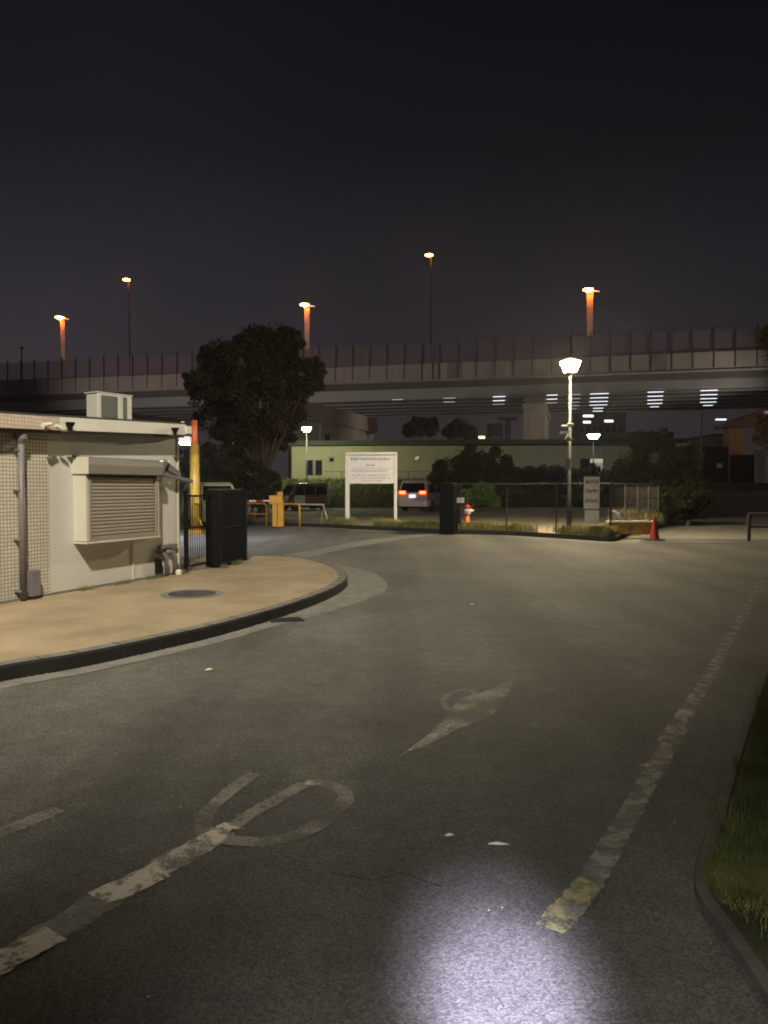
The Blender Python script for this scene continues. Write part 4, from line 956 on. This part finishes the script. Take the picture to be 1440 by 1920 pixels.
mast(1103, 544, .6, True, 'sodium lamp on a broad orange lit mast above the bright street lamp')
mast(246, 525, 24, False, 'sodium lamp on a tall thin mast above the air conditioning unit')
mast(807, 479, 24, False, 'highest sodium lamp on a tall thin mast in the middle of the sky')
b = thing('far_mast', (bx(45, 128), 128, 15.9), 'thin dark unlit mast at the far left above the noise fence', 'mast'); MB().tube([(0, 0, 0), (0, 0, at(45, 650, 128).z - 15.9)], [.16, .1], 8).build('pole', 'post_v', b); MB().box((0, 0, at(45, 652, 128).z - 15.9), (.6, .2, .3)).build('head', 'post_v', b)

# ------------------------------------------------------------------ ramp beside the prefab building
r0_ = at(560, 743, 66); r1 = at(705, 793, 88)
A = Vector((at(548, 740, 74).x, 74, 0)); B = Vector((at(706, 795, 96).x, 96, 0)); d_ = B - A; L_ = d_.length
ztopA = at(590, 753, 78).z
rmp = thing('ramp_viaduct', A, 'pale concrete ramp with a panelled parapet passing behind the prefab roof', 'ramp', rz=math.atan2(d_.y, d_.x))
zr = 10.35
MB().box((L_ / 2, 0, zr - .65), (L_, .25, 1.3)).build('parapet', 'ramp_c', rmp)
for k in range(9): MB().box((L_ * (k + .5) / 9, -.14, zr - .62), (.12, .06, 1.32)).build('parapet_rib', 'ramp_c', rmp)
MB().box((L_ / 2, 2.4, zr - 1.55), (L_, 5.4, .5)).build('deck', 'ramp_c', rmp)
MB().box((L_ / 2, .5, (zr - 1.8) / 2), (L_ - 1, .5, zr - 1.82)).build('side_wall', 'ramp_c', rmp)
for px, w_, h_ in ((618, 1.0, 7.4), (655, .9, 6.6)):
    k = (px - 720) / 1400; tt_ = (k * A.y - A.x) / (d_.x - k * d_.y); MB().box((L_ * tt_, .22, h_ / 2), (w_, .1, h_)).build('doorway', 'darkgate', rmp)
MB().box((L_ * .30, .18, (zr - 1.8) / 2), (.5, .2, zr - 1.82)).build('buttress', 'ramp_c', rmp)
# distant ramp at far left, below the main deck
A = at(225, 771, 92); B = at(352, 789, 104); d_ = B - A
rm2 = thing('distant_ramp', (A.x, A.y, 0), 'dim descending ramp wall under the highway left of the large tree', 'ramp', rz=math.atan2(d_.y, d_.x)); L_ = Vector((d_.x, d_.y)).length
MB().add([(0, 0, A.z), (L_, 0, B.z), (L_, 0, B.z - 1.4), (0, 0, A.z - 1.9), (0, .5, A.z), (L_, .5, B.z), (L_, .5, B.z - 1.4), (0, .5, A.z - 1.9)], [(0, 1, 2, 3), (4, 7, 6, 5), (0, 4, 5, 1), (3, 2, 6, 7), (0, 3, 7, 4), (1, 5, 6, 2)]).build('parapet', 'conc_v', rm2)
MB().box((3, .5, A.z / 2 - 1), (.9, .9, A.z - 2)).build('column', 'conc_v', rm2); MB().box((L_ - 2, .5, B.z / 2 - 1), (.8, .8, B.z - 1.6)).build('column', 'conc_v', rm2)

# ------------------------------------------------------------------ distant things between the piers
def far_box(name, px0, px1, py0, D, label, cat, m='farb'):
    x0, x1, z1_ = bx(px0, D), bx(px1, D), at(px0, py0, D).z
    t = thing(name, ((x0 + x1) / 2, D, 0), label, cat); MB().box((0, 3, z1_ / 2), (x1 - x0, 6, z1_)).build('wall', m, t)
    MB().box((0, 3, z1_ + .12), (x1 - x0 + .5, 6.5, .22)).build('roof', 'post_v', t); return t
fb_ = far_box('office_block', 1082, 1172, 776, 150, 'dark far building with three lit windows under the highway', 'building')
for px0, px1, py in ((1092, 1111, 780), (1092, 1106, 791.5), (1132, 1148, 789.5)):
    z = at(px0, py, 150).z; x0, x1 = bx(px0, 150), bx(px1, 150); cx = fb_.location.x
    MB().box(((x0 + x1) / 2 - cx, -.05, z), (x1 - x0, .12, .42)).build('window', 'e_white', fb_)
b = MB()
for k in range(7): b.box((-4.0 + k * 1.3, -.03, at(1100, 805, 150).z), (.7, .05, 1.0))
b.build('dark_windows', 'glass', fb_)
fb2 = far_box('low_house', 1180, 1262, 812, 140, 'low dark house roofs beyond the tall black bush', 'house')
MB().tube([(2.0, -.4, at(1246, 806, 140).z - 1), (2.0, -.4, at(1246, 803, 140).z)], [.9, .7], 10).build('roof_tank', 'conc_p', fb2)
for px, py in ((903, 820),):
    p = at(px, py, 100); t = thing('road_lamp', (p.x, p.y, 0), 'small warm lamp glowing just above the prefab roof', 'street lamp'); MB().tube([(0, 0, 0), (0, 0, p.z)], .07, 8).build('post', 'post_v', t); MB().box((0, 0, p.z), (.85, .3, .32)).build('lamp_head', 'e_warm', t, bevel=.05)
def lattice(px, py0, w_, D, label, plat=False):
    p = at(px, py0, D); t = thing('lattice_tower', (p.x, D, 0), label, 'tower'); b = MB(); h = p.z; hw2 = w_ / 2
    for sx in (-1, 1):
        for sy in (-1, 1): b.tube([(sx * hw2, sy * hw2, 0), (sx * hw2, sy * hw2, h)], .10, 6)
    z = h - 7
    while z < h - .2:
        for s_ in (-1, 1): b.bar((-hw2, s_ * hw2, z), (hw2, s_ * hw2, z + 1.1), .10, .10); b.bar((hw2, s_ * hw2, z), (-hw2, s_ * hw2, z + 1.1), .10, .10); b.bar((-hw2, s_ * hw2, z), (hw2, s_ * hw2, z), .1, .1)
        z += 1.15
    b.build('frame', 'post_v', t)
    if plat: MB().box((0, 0, h - .25), (w_ + 2.4, w_ + 1, .55)).build('platform', 'post_v', t)
    else: MB().box((0, 0, h - 1.3), (w_ * .9, w_ * .9, 2.4)).build('tank', 'farb', t)
    return t
lattice(928, 794, 2.6, 146, 'squat dark lattice tower seen under the highway right of the orange tinted trees')
lattice(952, 783, .8, 146, 'narrow dark tower with a flat platform left of the beige pier', True)
# right hand side: pale gate house with ramp, dark gate
gx = 72
rh = thing('ramp_pier', (bx(1380, gx), gx, 0), 'pale concrete pier and sloping ramp beam at the far right', 'pier')
z1_ = at(1380, 797, gx).z
MB().box((.0, .6, z1_ / 2), (1.55, 1.2, z1_)).build('column', 'conc_p', rh)
A = at(1352, 797, gx) - rh.location; B = at(1452, 762, gx) - rh.location
b = MB(); hh_ = .9
b.add([(A.x, -.3, A.z), (B.x, -.3, B.z), (B.x, -.3, B.z - hh_ * 2.2), (A.x, -.3, A.z - hh_ * .35), (A.x, 1.6, A.z), (B.x, 1.6, B.z), (B.x, 1.6, B.z - hh_ * 2.2), (A.x, 1.6, A.z - hh_ * .35)], [(0, 1, 2, 3), (4, 7, 6, 5), (0, 4, 5, 1), (3, 2, 6, 7), (0, 3, 7, 4), (1, 5, 6, 2)]); b.build('beam', 'conc_v', rh)
MB().box((at(1350, 787, gx).x - rh.location.x, -.2, at(1350, 787, gx).z), (.95, .2, .10)).build('tube_lamp', 'e_strip', rh)
MB().box((at(1436, 773, gx).x - rh.location.x, -.6, at(1436, 773, gx).z), (.7, .2, .12)).build('tube_lamp', 'e_strip', rh)
gt = thing('site_gate', (bx(1365, 66), 66, 1.2), 'tall black panel gate at the end of the access road', 'gate')
MB().box((bx(1338, 66) - bx(1365, 66), 0, at(1340, 838, 66).z / 2 - .6), (bx(1367, 66) - bx(1317, 66), .3, at(1340, 838, 66).z - 1.2)).build('left_leaf', 'darkgate', gt)
MB().box((bx(1392, 66) - bx(1365, 66), 0, at(1340, 853, 66).z / 2 - .6), (bx(1415, 66) - bx(1368, 66), .3, at(1340, 853, 66).z - 1.2)).build('right_leaf', 'darkgate', gt)
MB().box((bx(1346, 66) - bx(1365, 66), -.2, at(1346, 873, 66).z - 1.2), (.45, .05, .4)).build('notice_plate', 'offwhite', gt)
gp_ = thing('gate_pillar', (bx(1421, 66), 66, 1.0), 'pale gate pillar beside the black panel gate at the far right', 'pillar')
MB().box((0, 0, at(1421, 848, 66).z / 2 - .5), (.85, .8, at(1421, 848, 66).z - 1.0)).build('shaft', 'conc_p', gp_, bevel=.03); MB().box((0, 0, at(1421, 846, 66).z - 1.0), (1.0, .95, .12)).build('coping', 'conc_p', gp_)
up_ = thing('utility_pole', (bx(1314, 60), 60, 0), 'slim pale pole between the tall bush and the black gate', 'pole'); MB().tube([(0, 0, 0), (0, 0, at(1314, 770, 60).z)], [.11, .07], 8).build('shaft', 'fence_l', up_); MB().box((.0, -.1, at(1314, 855, 60).z), (.35, .2, .6)).build('meter_box', 'fence_l', up_)
sh = far_box('shed', 1340, 1372, 818, 74, 'small pale shed wall left of the ramp pier', 'shed', 'conc_v')
# sodium lamp lighting the end of the access road
sl = thing('road_lamp', (bx(1455, 68), 68, 1.2), 'sodium lamp just outside the right edge lighting the road end', 'street lamp')
MB().tube([(0, 0, 0), (0, 0, 6.5)], [.09, .06], 8).build('post', 'steel', sl); MB().box((-.3, 0, 6.5), (.7, .3, .16)).build('lamp_head', 'e_sod2', sl) if False else None
M['e_sod2'] = emis('sodium_road_glow', (1, .33, .10), 20)
MB().box((-.3, 0, 6.5), (.7, .3, .16)).build('lamp_head', 'e_sod2', sl)

# ------------------------------------------------------------------ night air
hm = bpy.data.materials.new('night_air'); hm.use_nodes = True; t_ = hm.node_tree; t_.nodes.clear()
o_ = t_.nodes.new('ShaderNodeOutputMaterial'); pv = t_.nodes.new('ShaderNodeVolumePrincipled')
pv.inputs['Color'].default_value = (.84, .84, .95, 1); pv.inputs['Density'].default_value = .0005; pv.inputs['Anisotropy'].default_value = .55
t_.links.new(pv.outputs[0], o_.inputs['Volume']); M['night_air'] = hm
tag(MB().box((0, 270, 21.5), (620, 680, 45)).build('haze', 'night_air'), kind='stuff')
